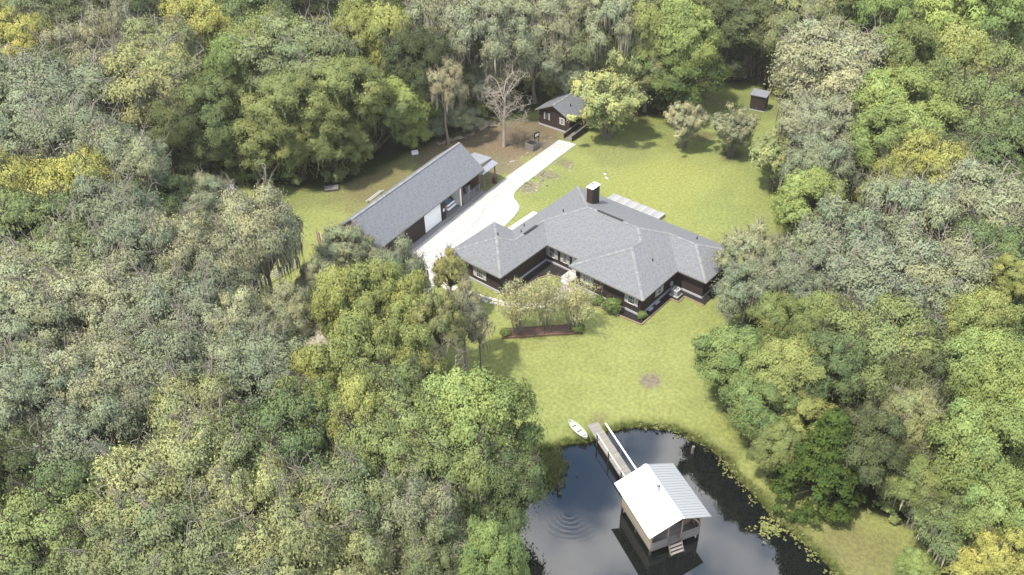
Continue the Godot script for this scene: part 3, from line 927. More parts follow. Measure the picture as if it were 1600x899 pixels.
	boxp("pad", Vector3(0, 0.1, 0), Vector3(1.15, 0.12, 1.15), M.concrete, ac)
	var body := MB.new()
	for n in 8:
		body.box(Vector3(0, 0.2 + n * 0.085, 0), Vector3(0.84, 0.06, 0.84))
	body.box(Vector3(0, 0.48, 0), Vector3(0.78, 0.66, 0.78))
	obj("casing", body, M.ac_grey, ac)
	var rim := MB.new()
	for n in 20:
		var a0 := TAU * n / 20
		var a1 := TAU * (n + 1) / 20
		rim.bar(Vector3(cos(a0) * 0.38, 0.86, sin(a0) * 0.38), Vector3(cos(a1) * 0.38, 0.86, sin(a1) * 0.38), 0.09, 0.05)
	obj("fan_rim", rim, M.trim, ac)
	var fan := MB.new()
	fan.disc(Vector3(0, 0.835, 0), 0.36, 16)
	obj("fan_well", fan, M.black, ac)
	for n in 4:
		var bl := MB.new()
		bl.box(Vector3(cos(n * PI / 2), 0, sin(n * PI / 2)) * 0.18 + Vector3(0, 0.85, 0), Vector3(0.3, 0.012, 0.14), Basis(Vector3.UP, -n * PI / 2))
		obj("fan_blade", bl, M.ac_grey, ac)
	var pm := thing("utility_meter", "white meter box and pipe on the wall behind the air conditioner", "meter", o.transform * Vector3(13.2, 0, 14.35), 0.841)
	boxp("meter_box", Vector3(0, 1.2, 0), Vector3(0.3, 0.5, 0.2), M.skirt, pm)
	var pp := MB.new()
	pp.tube([Vector3(0, 0, 0), Vector3(0, 1.0, 0)], [0.04, 0.04], 6)
	obj("pipe", pp, M.skirt, pm)

func tag_stuff(o: Node):
	o.set_meta("kind", "stuff")

func struct_at(called: String, m: MB, material: Material, parent: Node) -> MeshInstance3D:
	return obj(called, m, material, parent)

func gable(o: Node, L: float, z0: float, z1: float, e: float, rh: float, x0: float, material: Material):
	# ridge along x, eaves at z0 (back) and z1 (front)
	var zr := (z0 + z1) * 0.5
	var a := Vector3(x0, e, z1)
	var b := Vector3(x0 + L, e, z1)
	var c := Vector3(x0 + L, e + rh, zr)
	var d := Vector3(x0, e + rh, zr)
	var f := Vector3(x0, e, z0)
	var g := Vector3(x0 + L, e, z0)
	roof_face("roof_slope", [a, b, c, d], a, b, 0.14, o, material)
	roof_face("roof_slope", [g, f, d, c], g, f, 0.14, o, material)
	for x in [x0, x0 + L]:
		var m := MB.new()
		for z in [z0, z1]:
			var p := Vector3(x, e - 0.075, z)
			var q := Vector3(x, e + rh - 0.075, zr)
			m.bar(p, q, 0.05, 0.16)
		obj("barge_board", m, M.fascia, o)
	caps([[d, c]], o)

func barn():
	rng.seed = 9
	var o := thing("barn", "long brown barn with grey gable roof, white roller door and open bays", "barn", Vector3(-15.45, 0, -85.81), 0.973)
	var L := 21.73
	var zf := -0.63
	var zb := -7.0
	gable(o, L, -7.63, 0.0, 3.47, 2.95, 0.0, M.roof2)
	var top := 3.62
	var gab := func(y: float) -> Vector2:
		var t: float = clampf((y - 3.5) / 2.85, 0, 1)
		return Vector2(3.185 * t, 6.37 - 3.185 * t)
	# near end wall and far end wall
	siding("end_wall", Vector3(0.6, 0, zb), Vector3(0.6, 0, zf), 0.05, 6.25, M.siding, o, gab)
	siding("end_wall", Vector3(21.3, 0, zf), Vector3(21.3, 0, zb), 0.05, 6.25, M.siding, o, gab)
	siding("back_wall", Vector3(21.3, 0, zb), Vector3(0.6, 0, zb), 0.05, top, M.siding, o)
	siding("front_wall", Vector3(0.6, 0, zf), Vector3(9.36, 0, zf), 0.05, top, M.siding, o)
	wall_core(Vector3(0.6, 0, zf), Vector3(9.36, 0, zf), 0, top - 0.02, M.core, o)
	wall_core(Vector3(21.3, 0, zb), Vector3(0.6, 0, zb), 0, top - 0.02, M.inner_wood, o)
	wall_core(Vector3(0.6, 0, zb), Vector3(0.6, 0, zf), 0, top - 0.02, M.core, o)
	wall_core(Vector3(21.3, 0, zf), Vector3(21.3, 0, zb), 0, top - 0.02, M.inner_wood, o)
	boxp("partition", Vector3(12.9, 1.75, -3.8), Vector3(0.12, 3.5, 6.0), M.white, o)
	boxp("partition", Vector3(17.0, 1.75, -3.8), Vector3(0.12, 3.5, 5.8), M.white, o)
	boxp("floor_slab", Vector3(10.9, 0.06, -3.7), Vector3(20.6, 0.12, 6.6), M.floor, o)
	boxp("apron", Vector3(11.0, 0.05, -0.2), Vector3(21.6, 0.08, 0.8), M.apron, o)
	boxp("header", Vector3(15.4, 3.25, zf - 0.05), Vector3(12.0, 0.6, 0.14), M.siding, o)
	# roller door of five panels
	var door := boxp("roller_door", Vector3(11.07, 1.5, zf - 0.06), Vector3(3.36, 2.96, 0.05), M.white, o)
	for n in 5:
		boxp("panel", Vector3(11.07, 0.42 + n * 0.56, zf - 0.02), Vector3(3.34, 0.53, 0.05), M.white, door)
	boxp("post", Vector3(13.2, 1.75, zf), Vector3(0.85, 3.5, 0.22), M.siding, o)
	boxp("post", Vector3(17.28, 1.7, zf), Vector3(0.36, 3.4, 0.26), M.timber_brown, o)
	boxp("post", Vector3(16.98, 1.7, zf), Vector3(0.22, 3.4, 0.2), M.white, o)
	boxp("post", Vector3(21.36, 1.5, zf), Vector3(0.14, 3.0, 0.14), M.timber_grey, o)
	# rough boards on the inner back wall
	for n in 14:
		boxp("inner_board", Vector3(17.4 + n * 0.28, 1.9, zb + 0.17), Vector3(0.25, 3.2, 0.04), M.rust_board[n % 3], o)
	var sg := thing("notice_sign", "small white notice on the brown post between roller door and open bay", "sign", o.transform * Vector3(13.2, 1.55, zf + 0.13), 0.973)
	boxp("sign_board", Vector3.ZERO, Vector3(0.32, 0.42, 0.02), M.white, sg)
	for n in 3:
		boxp("printed_line", Vector3(0, 0.1 - n * 0.09, 0.012), Vector3(0.22, 0.03, 0.004), M.pinkish, sg)
	# tube gate across the right bay
	var gt := thing("tube_gate", "grey metal tube gate closing the right bay of the barn", "gate", o.transform * Vector3(17.5, 0, -0.55), 0.973)
	for n in 5:
		var m := MB.new()
		m.tube([Vector3(0, 0.25 + n * 0.24, 0), Vector3(3.75, 0.25 + n * 0.24, 0)], [0.025, 0.025], 6)
		obj("rail", m, M.metal, gt)
	for n in 4:
		var m := MB.new()
		m.tube([Vector3(n * 1.25, 0.2, 0), Vector3(n * 1.25, 1.25, 0)], [0.03, 0.03], 6)
		obj("upright", m, M.metal, gt)
	for g in [[18.3, -2.4, 0.9, 0.7, 0.5], [19.5, -3.2, 1.2, 0.9, 0.8], [20.3, -1.9, 0.6, 1.0, 0.5]]:
		var cr := thing("storage_crate", ["low brown crate behind the tube gate", "wide grey crate deep in the right bay", "upright pale crate at right end of the bay"][used.get("storage_crate", 0)], "crate", o.transform * Vector3(g[0], 0.12, g[1]), 0.973)
		boxp("crate_body", Vector3(0, g[3] * 0.5, 0), Vector3(g[2], g[3], g[4]), [M.timber_brown, M.timber_grey, M.skirt][used["storage_crate"] - 1], cr)
		boxp("crate_lid", Vector3(0, g[3] + 0.025, 0), Vector3(g[2] + 0.06, 0.05, g[4] + 0.06), M.timber_grey, cr)
	# lean-to at the far end
	var lt := thing("lean_to", "small open lean-to with two grey roof sheets on posts at barn end", "shelter", o.transform * Vector3(21.4, 0, 0), 0.973)
	var m1 := MB.new()
	for n in 12:
		var x0 := 0.05 + n * 0.285
		var y0 := 3.85 - n * 0.035
		m1.box(Vector3(x0 + 0.14, y0 - 0.02, -2.3), Vector3(0.265, 0.03, 2.9))
		m1.box(Vector3(x0, y0, -2.3), Vector3(0.04, 0.06, 2.9))
	obj("upper_roof", m1, M.roof_metal, lt)
	var m2 := MB.new()
	m2.box(Vector3(1.6, 3.08, -0.42), Vector3(3.6, 0.05, 1.3), Basis(Vector3.RIGHT, 0.22))
	obj("lower_roof", m2, M.roof_metal, lt)
	boxp("beam", Vector3(1.6, 2.9, 0.02), Vector3(3.4, 0.14, 0.1), M.timber_grey, lt)
	for g in [Vector3(2.9, 1.45, -0.05), Vector3(2.9, 1.7, -3.6), Vector3(0.2, 1.45, -0.05)]:
		boxp("post", g, Vector3(0.14, g.y * 2, 0.14), M.timber_grey, lt)
	car(o.transform * Vector3(15.55, 0.12, -1.1), 0.973)

func car(at: Vector3, turn: float):
	# parked nose in: its tail is at the origin, its nose towards -z
	var o := thing("parked_car", "white car with black rear glass parked nose-in in the open barn bay", "car", at, turn)
	var prof := [[0.0, 0.35, 0.95], [0.05, 0.3, 1.0], [0.35, 0.28, 1.02], [4.0, 0.28, 0.95], [4.5, 0.32, 0.8], [4.65, 0.4, 0.7]]
	var m := MB.new()
	for i in prof.size() - 1:
		var a = prof[i]
		var b = prof[i + 1]
		for s in [-1.0, 1.0]:
			var p := [Vector3(s * 0.92, a[1], -a[0]), Vector3(s * 0.92, b[1], -b[0]), Vector3(s * 0.88, b[2], -b[0]), Vector3(s * 0.88, a[2], -a[0])]
			if s > 0:
				m.quad(p[0], p[1], p[2], p[3])
			else:
				m.quad(p[1], p[0], p[3], p[2])
		m.quad(Vector3(-0.88, a[2], -a[0]), Vector3(0.88, a[2], -a[0]), Vector3(0.88, b[2], -b[0]), Vector3(-0.88, b[2], -b[0]))
	m.quad(Vector3(-0.92, 0.35, 0), Vector3(0.92, 0.35, 0), Vector3(0.88, 0.95, 0), Vector3(-0.88, 0.95, 0))
	m.quad(Vector3(0.92, 0.4, -4.65), Vector3(-0.92, 0.4, -4.65), Vector3(-0.88, 0.7, -4.65), Vector3(0.88, 0.7, -4.65))
	obj("body", m, M.car_white, o)
	var c := MB.new()
	var q := [[0.08, 1.0, 0.84], [0.55, 1.62, 0.7], [2.4, 1.66, 0.7], [3.2, 0.98, 0.84]]
	for i in 3:
		var a = q[i]
		var b = q[i + 1]
		c.quad(Vector3(-a[2], a[1], -a[0]), Vector3(a[2], a[1], -a[0]), Vector3(b[2], b[1], -b[0]), Vector3(-b[2], b[1], -b[0]))
	for s in [-1.0, 1.0]:
		var p := [Vector3(s * 0.84, 1.0, -0.08), Vector3(s * 0.84, 0.98, -3.2), Vector3(s * 0.7, 1.66, -2.4), Vector3(s * 0.7, 1.62, -0.55)]
		if s > 0:
			c.quad(p[0], p[1], p[2], p[3])
		else:
			c.quad(p[1], p[0], p[3], p[2])
	obj("cabin_glass", c, M.car_glass, o)
	boxp("roof_panel", Vector3(0, 1.67, -1.5), Vector3(1.36, 0.03, 1.7), M.black, o)
	boxp("bumper", Vector3(0, 0.42, 0.06), Vector3(1.8, 0.22, 0.14), M.car_white, o)
	boxp("tailgate_band", Vector3(0, 0.68, 0.012), Vector3(1.5, 0.2, 0.02), M.black, o)
	for s in [-1.0, 1.0]:
		boxp("tail_light", Vector3(s * 0.8, 0.78, 0.02), Vector3(0.16, 0.22, 0.04), M.red, o)
		for z in [-0.85, -3.75]:
			var w := MB.new()
			w.tube([Vector3(s * 0.75, 0.33, z), Vector3(s * 0.94, 0.33, z)], [0.33, 0.33], 16)
			var wh := obj("wheel", w, M.black, o)
			var rm := MB.new()
			rm.tube([Vector3(s * 0.93, 0.33, z), Vector3(s * 0.95, 0.33, z), Vector3(s * 0.955, 0.33, z)], [0.2, 0.2, 0.01], 12)
			obj("rim", rm, M.metal, wh)

func cottage():
	rng.seed = 10
	var o := thing("cottage", "small dark brown cottage with grey gable roof and ramp behind the drive", "house", Vector3(6.87, 0, -120.84), 0.888)
	gable(o, 8.2, -3.3, 3.3, 2.5, 1.6, 0.0, M.roof2)
	var gab := func(y: float) -> Vector2:
		var t: float = clampf((y - 2.52) / 1.35, 0, 1)
		return Vector2(2.8 * t, 5.6 - 2.8 * t)
	siding("end_wall", Vector3(0.5, 0, -2.8), Vector3(0.5, 0, 2.8), 0.25, 3.85, M.siding, o, gab)
	siding("end_wall", Vector3(7.7, 0, 2.8), Vector3(7.7, 0, -2.8), 0.25, 3.85, M.siding, o, gab)
	siding("side_wall", Vector3(0.5, 0, 2.8), Vector3(7.7, 0, 2.8), 0.25, 2.7, M.siding, o)
	siding("side_wall", Vector3(7.7, 0, -2.8), Vector3(0.5, 0, -2.8), 0.25, 2.7, M.siding, o)
	for g in [[Vector3(0.5, 0, -2.8), Vector3(0.5, 0, 2.8)], [Vector3(0.5, 0, 2.8), Vector3(7.7, 0, 2.8)], [Vector3(7.7, 0, 2.8), Vector3(7.7, 0, -2.8)], [Vector3(7.7, 0, -2.8), Vector3(0.5, 0, -2.8)]]:
		wall_core(g[0], g[1], 0.0, 2.6, M.core, o)
		var d: Vector3 = (g[1] - g[0]).normalized()
		boxp("skirting", (g[0] + g[1]) * 0.5 + Vector3(0, 0.13, 0) + d.cross(Vector3.UP) * 0.04, Vector3(g[0].distance_to(g[1]), 0.24, 0.1), M.skirt, o, Basis(d, Vector3.UP, d.cross(Vector3.UP)))
	var out := Vector3(-1, 0, 0)
	window(Vector3(0.47, 1.75, -1.35), out, 0.5, 0.95, o, 0.22, false, M.core)
	window(Vector3(0.47, 1.7, 1.45), out, 0.45, 0.9, o, 0.22)
	window(Vector3(4.5, 1.6, 2.83), Vector3(0, 0, 1), 0.9, 0.95, o, 0.0)
	var v := MB.new()
	v.tube([Vector3(2.5, 3.0, 1.5), Vector3(2.5, 3.75, 1.5)], [0.08, 0.08], 8)
	obj("vent_pipe", v, M.black, o)
	# ramp with dark side walls at the front right corner
	var rp := thing("entrance_ramp", "dark timber ramp with solid side walls leading up to the cottage", "ramp", o.transform * Vector3(1.3, 0, 3.7), 0.888)
	boxp("ramp_floor", Vector3(0, 0.22, 0), Vector3(5.0, 0.1, 1.3), M.timber_grey, rp, Basis(Vector3.BACK, 0.07))
	for z in [-0.72, 0.72]:
		boxp("ramp_side", Vector3(0, 0.55, z), Vector3(5.1, 0.95, 0.1), M.timber_dark, rp, Basis(Vector3.BACK, 0.07))
		boxp("hand_rail", Vector3(0, 1.06, z), Vector3(5.2, 0.07, 0.18), M.timber_grey, rp, Basis(Vector3.BACK, 0.07))

func shed():
	rng.seed = 12
	var o := thing("garden_shed", "small dark brown shed with grey mono-pitch roof at far end of lawn", "shed", Vector3(37.48, 0, -125.67), -0.537)
	siding("wall", Vector3(0.15, 0, -0.15), Vector3(2.46, 0, -0.15), 0.1, 2.4, M.siding, o)
	siding("wall", Vector3(2.46, 0, -0.15), Vector3(2.46, 0, -1.76), 0.1, 2.45, M.siding, o)
	siding("wall", Vector3(2.46, 0, -1.76), Vector3(0.15, 0, -1.76), 0.1, 2.5, M.siding, o)
	siding("wall", Vector3(0.15, 0, -1.76), Vector3(0.15, 0, -0.15), 0.1, 2.45, M.siding, o)
	boxp("core", Vector3(1.305, 1.2, -0.955), Vector3(2.28, 2.4, 1.58), M.core, o)
	boxp("plinth", Vector3(1.3, 0.05, -0.95), Vector3(2.5, 0.14, 1.8), M.skirt, o)
	for n in 9:
		boxp("roof_sheet", Vector3(0.145 + n * 0.29, 2.6, -0.95), Vector3(0.27, 0.05, 2.0), M.roof_metal, o, Basis(Vector3.RIGHT, 0.09))
		if n:
			boxp("roof_rib", Vector3(n * 0.29, 2.63, -0.95), Vector3(0.04, 0.06, 2.0), M.roof_metal, o, Basis(Vector3.RIGHT, 0.09))
	boxp("fascia", Vector3(1.3, 2.46, 0.06), Vector3(2.6, 0.12, 0.04), M.fascia, o)

func small_white_shed():
	var o := thing("white_roofed_shed", "small shed with white metal roof half hidden by oaks left of the yard", "shed", Vector3(-38.6, 0, -100.2), 0.62)
	for n in 12:
		for s in [-1.0, 1.0]:
			boxp("roof_sheet", Vector3(-2.9 + n * 0.5, 3.0, s * 1.1), Vector3(0.47, 0.05, 2.5), M.skirt, o, Basis(Vector3.RIGHT, s * 0.36))
	for z in [-1.9, 1.9]:
		siding("wall", Vector3(-2.7 if z > 0 else 2.7, 0, z), Vector3(2.7 if z > 0 else -2.7, 0, z), 0.05, 2.6, M.siding, o)
	for x in [-2.7, 2.7]:
		siding("wall", Vector3(x, 0, -1.9 if x < 0 else 1.9), Vector3(x, 0, 1.9 if x < 0 else -1.9), 0.05, 2.6, M.siding, o)
	boxp("core", Vector3(0, 1.3, 0), Vector3(5.3, 2.55, 3.7), M.core, o)

func dock():
	rng.seed = 13
	var yaw := 0.36
	var o := thing("dock_house", "timber dock house on stilts with white and ribbed metal gable roof in pond", "dock house", Vector3(13.19, -0.5, -45.66), yaw)
	# local: ridge along z from 0 back to -6.28, water at y = 0
	var e := 3.15
	var rh := 1.14
	var hw := 2.9
	var L := 6.28
	for s in [-1.0, 1.0]:
		var m := MB.new()
		var a := Vector3(s * hw, e, 0)
		var b := Vector3(0, e + rh, 0)
		var x := (b - a).normalized()
		var nn := Vector3(s * rh, hw, 0).normalized()
		var l := a.distance_to(b)
		var bs := Basis(x, nn, x.cross(nn))
		m.box((a + b) * 0.5 + Vector3(0, 0, -L * 0.5) - nn * 0.02, Vector3(l, 0.03, L), bs)
		var slope := obj("roof_slope", m, M.tin_white if s < 0 else M.tin, o)
		for n in 22:
			var r := MB.new()
			r.box((a + b) * 0.5 + Vector3(0, 0, -0.04 - n * (L - 0.08) / 21.0) + nn * 0.014, Vector3(l, 0.035, 0.045), bs)
			obj("roof_rib", r, M.tin_white if s < 0 else M.tin, slope)
	var cap := MB.new()
	for s in [-1.0, 1.0]:
		cap.box(Vector3(s * 0.12, e + rh + 0.03 - 0.045, -L * 0.5), Vector3(0.26, 0.02, L + 0.04), Basis(Vector3.BACK, -s * 0.375))
	obj("ridge_cap", cap, M.tin_white, o)
	var fl := MB.new()
	fl.tube([Vector3(-0.37, e + 0.8, -3.3), Vector3(-0.37, e + rh + 0.55, -3.3)], [0.09, 0.09], 10)
	fl.tube([Vector3(-0.37, e + rh + 0.6, -3.3), Vector3(-0.37, e + rh + 0.72, -3.3)], [0.19, 0.03], 10)
	obj("flue", fl, M.metal, o)
	# frame, floor and walls
	var fy := 0.72
	for n in 30:
		boxp("floor_plank", Vector3(0, fy, -0.62 - n * 0.168), Vector3(4.7, 0.05, 0.155), M.plank[n % 3], o)
	for x in [-2.3, 2.3]:
		for z in [-0.6, -3.1, -5.6]:
			boxp("stilt", Vector3(x, -0.2, z), Vector3(0.16, 1.6, 0.16), M.timber_dark, o)
			boxp("post", Vector3(x, 1.95, z), Vector3(0.12, 2.5, 0.12), M.tan_wood, o)
		boxp("joist", Vector3(x, fy - 0.13, -3.1), Vector3(0.08, 0.2, 5.1), M.plank[0], o)
		for n in 5:
			boxp("side_board", Vector3(x + signf(x) * 0.05, fy + 0.02 + n * 0.32, -3.1), Vector3(0.04, 0.31, 5.15), M.pale_board[n % 3], o)
		boxp("top_plate", Vector3(x, e + 0.12, -3.1), Vector3(0.1, 0.14, 5.6), M.tan_wood, o)
	for x in [-0.75, 0.55]:
		boxp("post", Vector3(x, 1.95, -0.58), Vector3(0.1, 2.5, 0.1), M.tan_wood, o)
	boxp("joist", Vector3(0, fy - 0.13, -0.55), Vector3(4.6, 0.2, 0.08), M.plank[0], o)
	boxp("joist", Vector3(0, fy - 0.13, -5.65), Vector3(4.6, 0.2, 0.08), M.plank[0], o)
	for n in 4:
		boxp("front_board", Vector3(-1.55, fy + 0.1 + n * 0.23, -0.5), Vector3(1.65, 0.22, 0.04), M.grey_board[n % 3], o)
		boxp("front_board", Vector3(1.45, fy + 0.1 + n * 0.23, -0.5), Vector3(1.75, 0.22, 0.04), M.grey_board[(n + 1) % 3], o)
	for n in 11:
		if n < 4 or n > 6:
			boxp("back_board", Vector3(-2.2 + n * 0.44, fy + 1.1, -5.66), Vector3(0.42, 2.3, 0.04), M.tan_board[n % 3], o)
	for s in [-1.0, 1.0]:
		var b := MB.new()
		b.bar(Vector3(s * 2.2, fy + 1.3, -0.65), Vector3(s * 1.1, e + 0.5, -0.65), 0.06, 0.1)
		b.bar(Vector3(s * 2.2, fy + 0.3, -1.0), Vector3(s * 2.2, e, -3.0), 0.06, 0.1)
		obj("brace", b, M.tan_wood, o)
	for n in 6:
		var b := MB.new()
		for s in [-1.0, 1.0]:
			b.bar(Vector3(s * 2.7, e + 0.02, -0.25 - n * 1.13), Vector3(0, e + rh - 0.1, -0.25 - n * 1.13), 0.05, 0.1)
		obj("rafter", b, M.tan_wood, o)
	# bench inside and steps into the water
	var bn := thing("dock_bench", "tan timber bench inside the dock house beside the right wall", "bench", o.transform * Vector3(1.75, fy + 0.03, -2.6), yaw)
	boxp("seat", Vector3(0, 0.42, 0), Vector3(0.5, 0.06, 2.2), M.tan_wood, bn)
	boxp("backrest", Vector3(0.24, 0.75, 0), Vector3(0.05, 0.5, 2.2), M.tan_wood, bn)
	for z in [-0.95, 0.95]:
		boxp("leg", Vector3(0, 0.2, z), Vector3(0.45, 0.4, 0.08), M.tan_wood, bn)
	var st := thing("water_steps", "grey wooden steps going down into the pond from dock house front", "steps", o.transform * Vector3(-0.1, 0, -0.3), yaw)
	for s in [-0.6, 0.6]:
		var m := MB.new()
		m.bar(Vector3(s, 0.85, -0.1), Vector3(s, -0.4, 0.65), 0.06, 0.22)
		obj("stringer", m, M.grey_board[0], st)
	for n in 4:
		boxp("tread", Vector3(0, 0.62 - n * 0.27, 0.06 + n * 0.165), Vector3(1.2, 0.05, 0.24), M.grey_board[n % 3], st)
	# the walkway to the shore
	var w := thing("walkway", "grey plank walkway with white hand rails from lawn to dock house", "walkway", o.transform * Vector3(-0.4, 0, -5.7), yaw)
	var n_ := 62
	for n in n_:
		boxp("plank", Vector3(rng.randf_range(-0.015, 0.015), 0.66, -0.08 - n * 0.158), Vector3(1.14, 0.045, 0.145), M.plank[rng.randi() % 3], w)
	for x in [-0.5, 0.5]:
		boxp("beam", Vector3(x, 0.54, -4.9), Vector3(0.08, 0.18, 9.7), M.plank[1], w)
	for z in [-0.6, -2.7, -5.2, -7.6]:
		boxp("post", Vector3(-0.62, 0.55, z), Vector3(0.1, 2.2, 0.1), M.timber_dark, w)
		boxp("post", Vector3(0.66, 0.55, z), Vector3(0.1, 2.2, 0.1), M.timber_grey, w)
	boxp("hand_rail", Vector3(-0.62, 1.62, -3.9), Vector3(0.07, 0.05, 7.6), M.rail_white, w)
	boxp("hand_rail", Vector3(0.68, 1.66, -4.2), Vector3(0.15, 0.05, 8.6), M.rail_white, w)

func boat():
	var a := Vector2(5.0, -60.6)
	var b := Vector2(6.75, -57.9)
	var mid := (a + b) * 0.5
	var d := b - a
	var o := thing("rowing_boat", "small white pointed boat with green inside pulled up beside the walkway", "boat", Vector3(mid.x, -0.12, mid.y), atan2(-d.y, d.x))
	var m := MB.new()
	var inn := MB.new()
	var half := 1.45
	var prev := []
	for i in 13:
		var t := -1.0 + i / 6.0
		var w := 0.42 * pow(maxf(0.0, 1.0 - pow(absf(t), 2.4)), 0.7) + 0.012
		var ring := [Vector3(t * half, 0.42 + 0.1 * t * t, w), Vector3(t * half * 0.97, 0.1 + 0.12 * t * t, w * 0.7), Vector3(t * half * 0.95, 0.1 + 0.12 * t * t, -w * 0.7), Vector3(t * half, 0.42 + 0.1 * t * t, -w)]
		var rin := []
		for q in ring:
			rin.append(Vector3(q.x * 0.97, q.y + 0.02, q.z * 0.86))
		if prev.size():
			for k in 3:
				m.quad(prev[0][k], prev[0][k + 1], ring[k + 1], ring[k])
				inn.quad(prev[1][k + 1], prev[1][k], rin[k], rin[k + 1])
			for k in [0, 3]:
				var g := [prev[0][k], ring[k], rin[k], prev[1][k]]
				if k == 3:
					g.reverse()
				m.quad(g[0], g[1], g[2], g[3])
		prev = [ring, rin]
	obj("hull", m, M.boat_white, o)
	obj("inside", inn, M.boat_green, o)
	for x in [-0.75, 0.05, 0.8]:
		boxp("seat", Vector3(x, 0.36, 0), Vector3(0.22, 0.03, 0.62), M.boat_white, o)
	for g in [[3.6, -52.6, "mossy dark post standing in the water at left pond shore"], [16.4, -56.5, "short pale post standing in the water at right pond shore"]]:
		var p := thing("mooring_post", g[2], "post", Vector3(g[0], -0.5, g[1]), 0.0)
		var q := MB.new()
		q.tube([Vector3(0, -0.9, 0), Vector3(0, 0.4, 0), Vector3(0.03, 0.85, 0)], [0.17, 0.15, 0.14], 9)
		q.disc(Vector3(0.03, 0.85, 0), 0.14, 9)
		obj("post_shaft", q, M.timber_grey if g[0] > 10 else M.timber_moss, p)

func drive():
	# the concrete drive in one curved slab cut into bays
	var lf := [Vector2(7.7, -117.7), Vector2(4.1, -113.0), Vector2(0.5, -108.4), Vector2(-3.0, -103.5), Vector2(-6.4, -98.6), Vector2(-9.9, -93.7), Vector2(-13.2, -88.9), Vector2(-15.3, -85.6), Vector2(-17.5, -82.0), Vector2(-19.5, -79.0), Vector2(-22.0, -76.5)]
	var rt := [Vector2(10.1, -116.1), Vector2(6.9, -111.9), Vector2(3.6, -107.3), Vector2(1.5, -104.5), Vector2(0.6, -102.2), Vector2(1.2, -98.7), Vector2(-2.3, -92.6), Vector2(-5.2, -89.0), Vector2(-8.0, -85.6), Vector2(-10.5, -80.5), Vector2(-17.5, -73.5)]
	var o := Node3D.new()
	o.name = numbered("driveway")
	add_child(o)
	o.set_meta("kind", "structure")
	var cl := Curve2D.new()
	var cr := Curve2D.new()
	for pair in [[cl, lf], [cr, rt]]:
		for i in pair[1].size():
			var p: Vector2 = pair[1][i]
			var h: Vector2 = (pair[1][mini(i + 1, 10)] - pair[1][maxi(i - 1, 0)]) / 6.0
			pair[0].add_point(p, -h, h)
	var prev := []
	for i in 41:
		var a: Vector2 = cl.sample(mini(i / 4, 9), (i - mini(i / 4, 9) * 4) / 4.0)
		var b: Vector2 = cr.sample(mini(i / 4, 9), (i - mini(i / 4, 9) * 4) / 4.0)
		if prev.size():
			for half in (2 if i > 6 else 1):
				var m := MB.new()
				var f0 := 0.0 if half == 0 else 0.5035
				var f1 := 1.0 if i <= 6 else (0.4965 if half == 0 else 1.0)
				var g := (prev[0] as Vector2).direction_to(a) * (0.045 if i % 2 == 0 else 0.0)
				var pts := [prev[0].lerp(prev[1], f0), prev[0].lerp(prev[1], f1), b.lerp(a, 1.0 - f1) - g, b.lerp(a, 1.0 - f0) - g]
				m.poly(pts, 0.07, 0.1)
				obj("slab", m, M.drive[rng.randi() % 3], o)
		prev = [a, b]

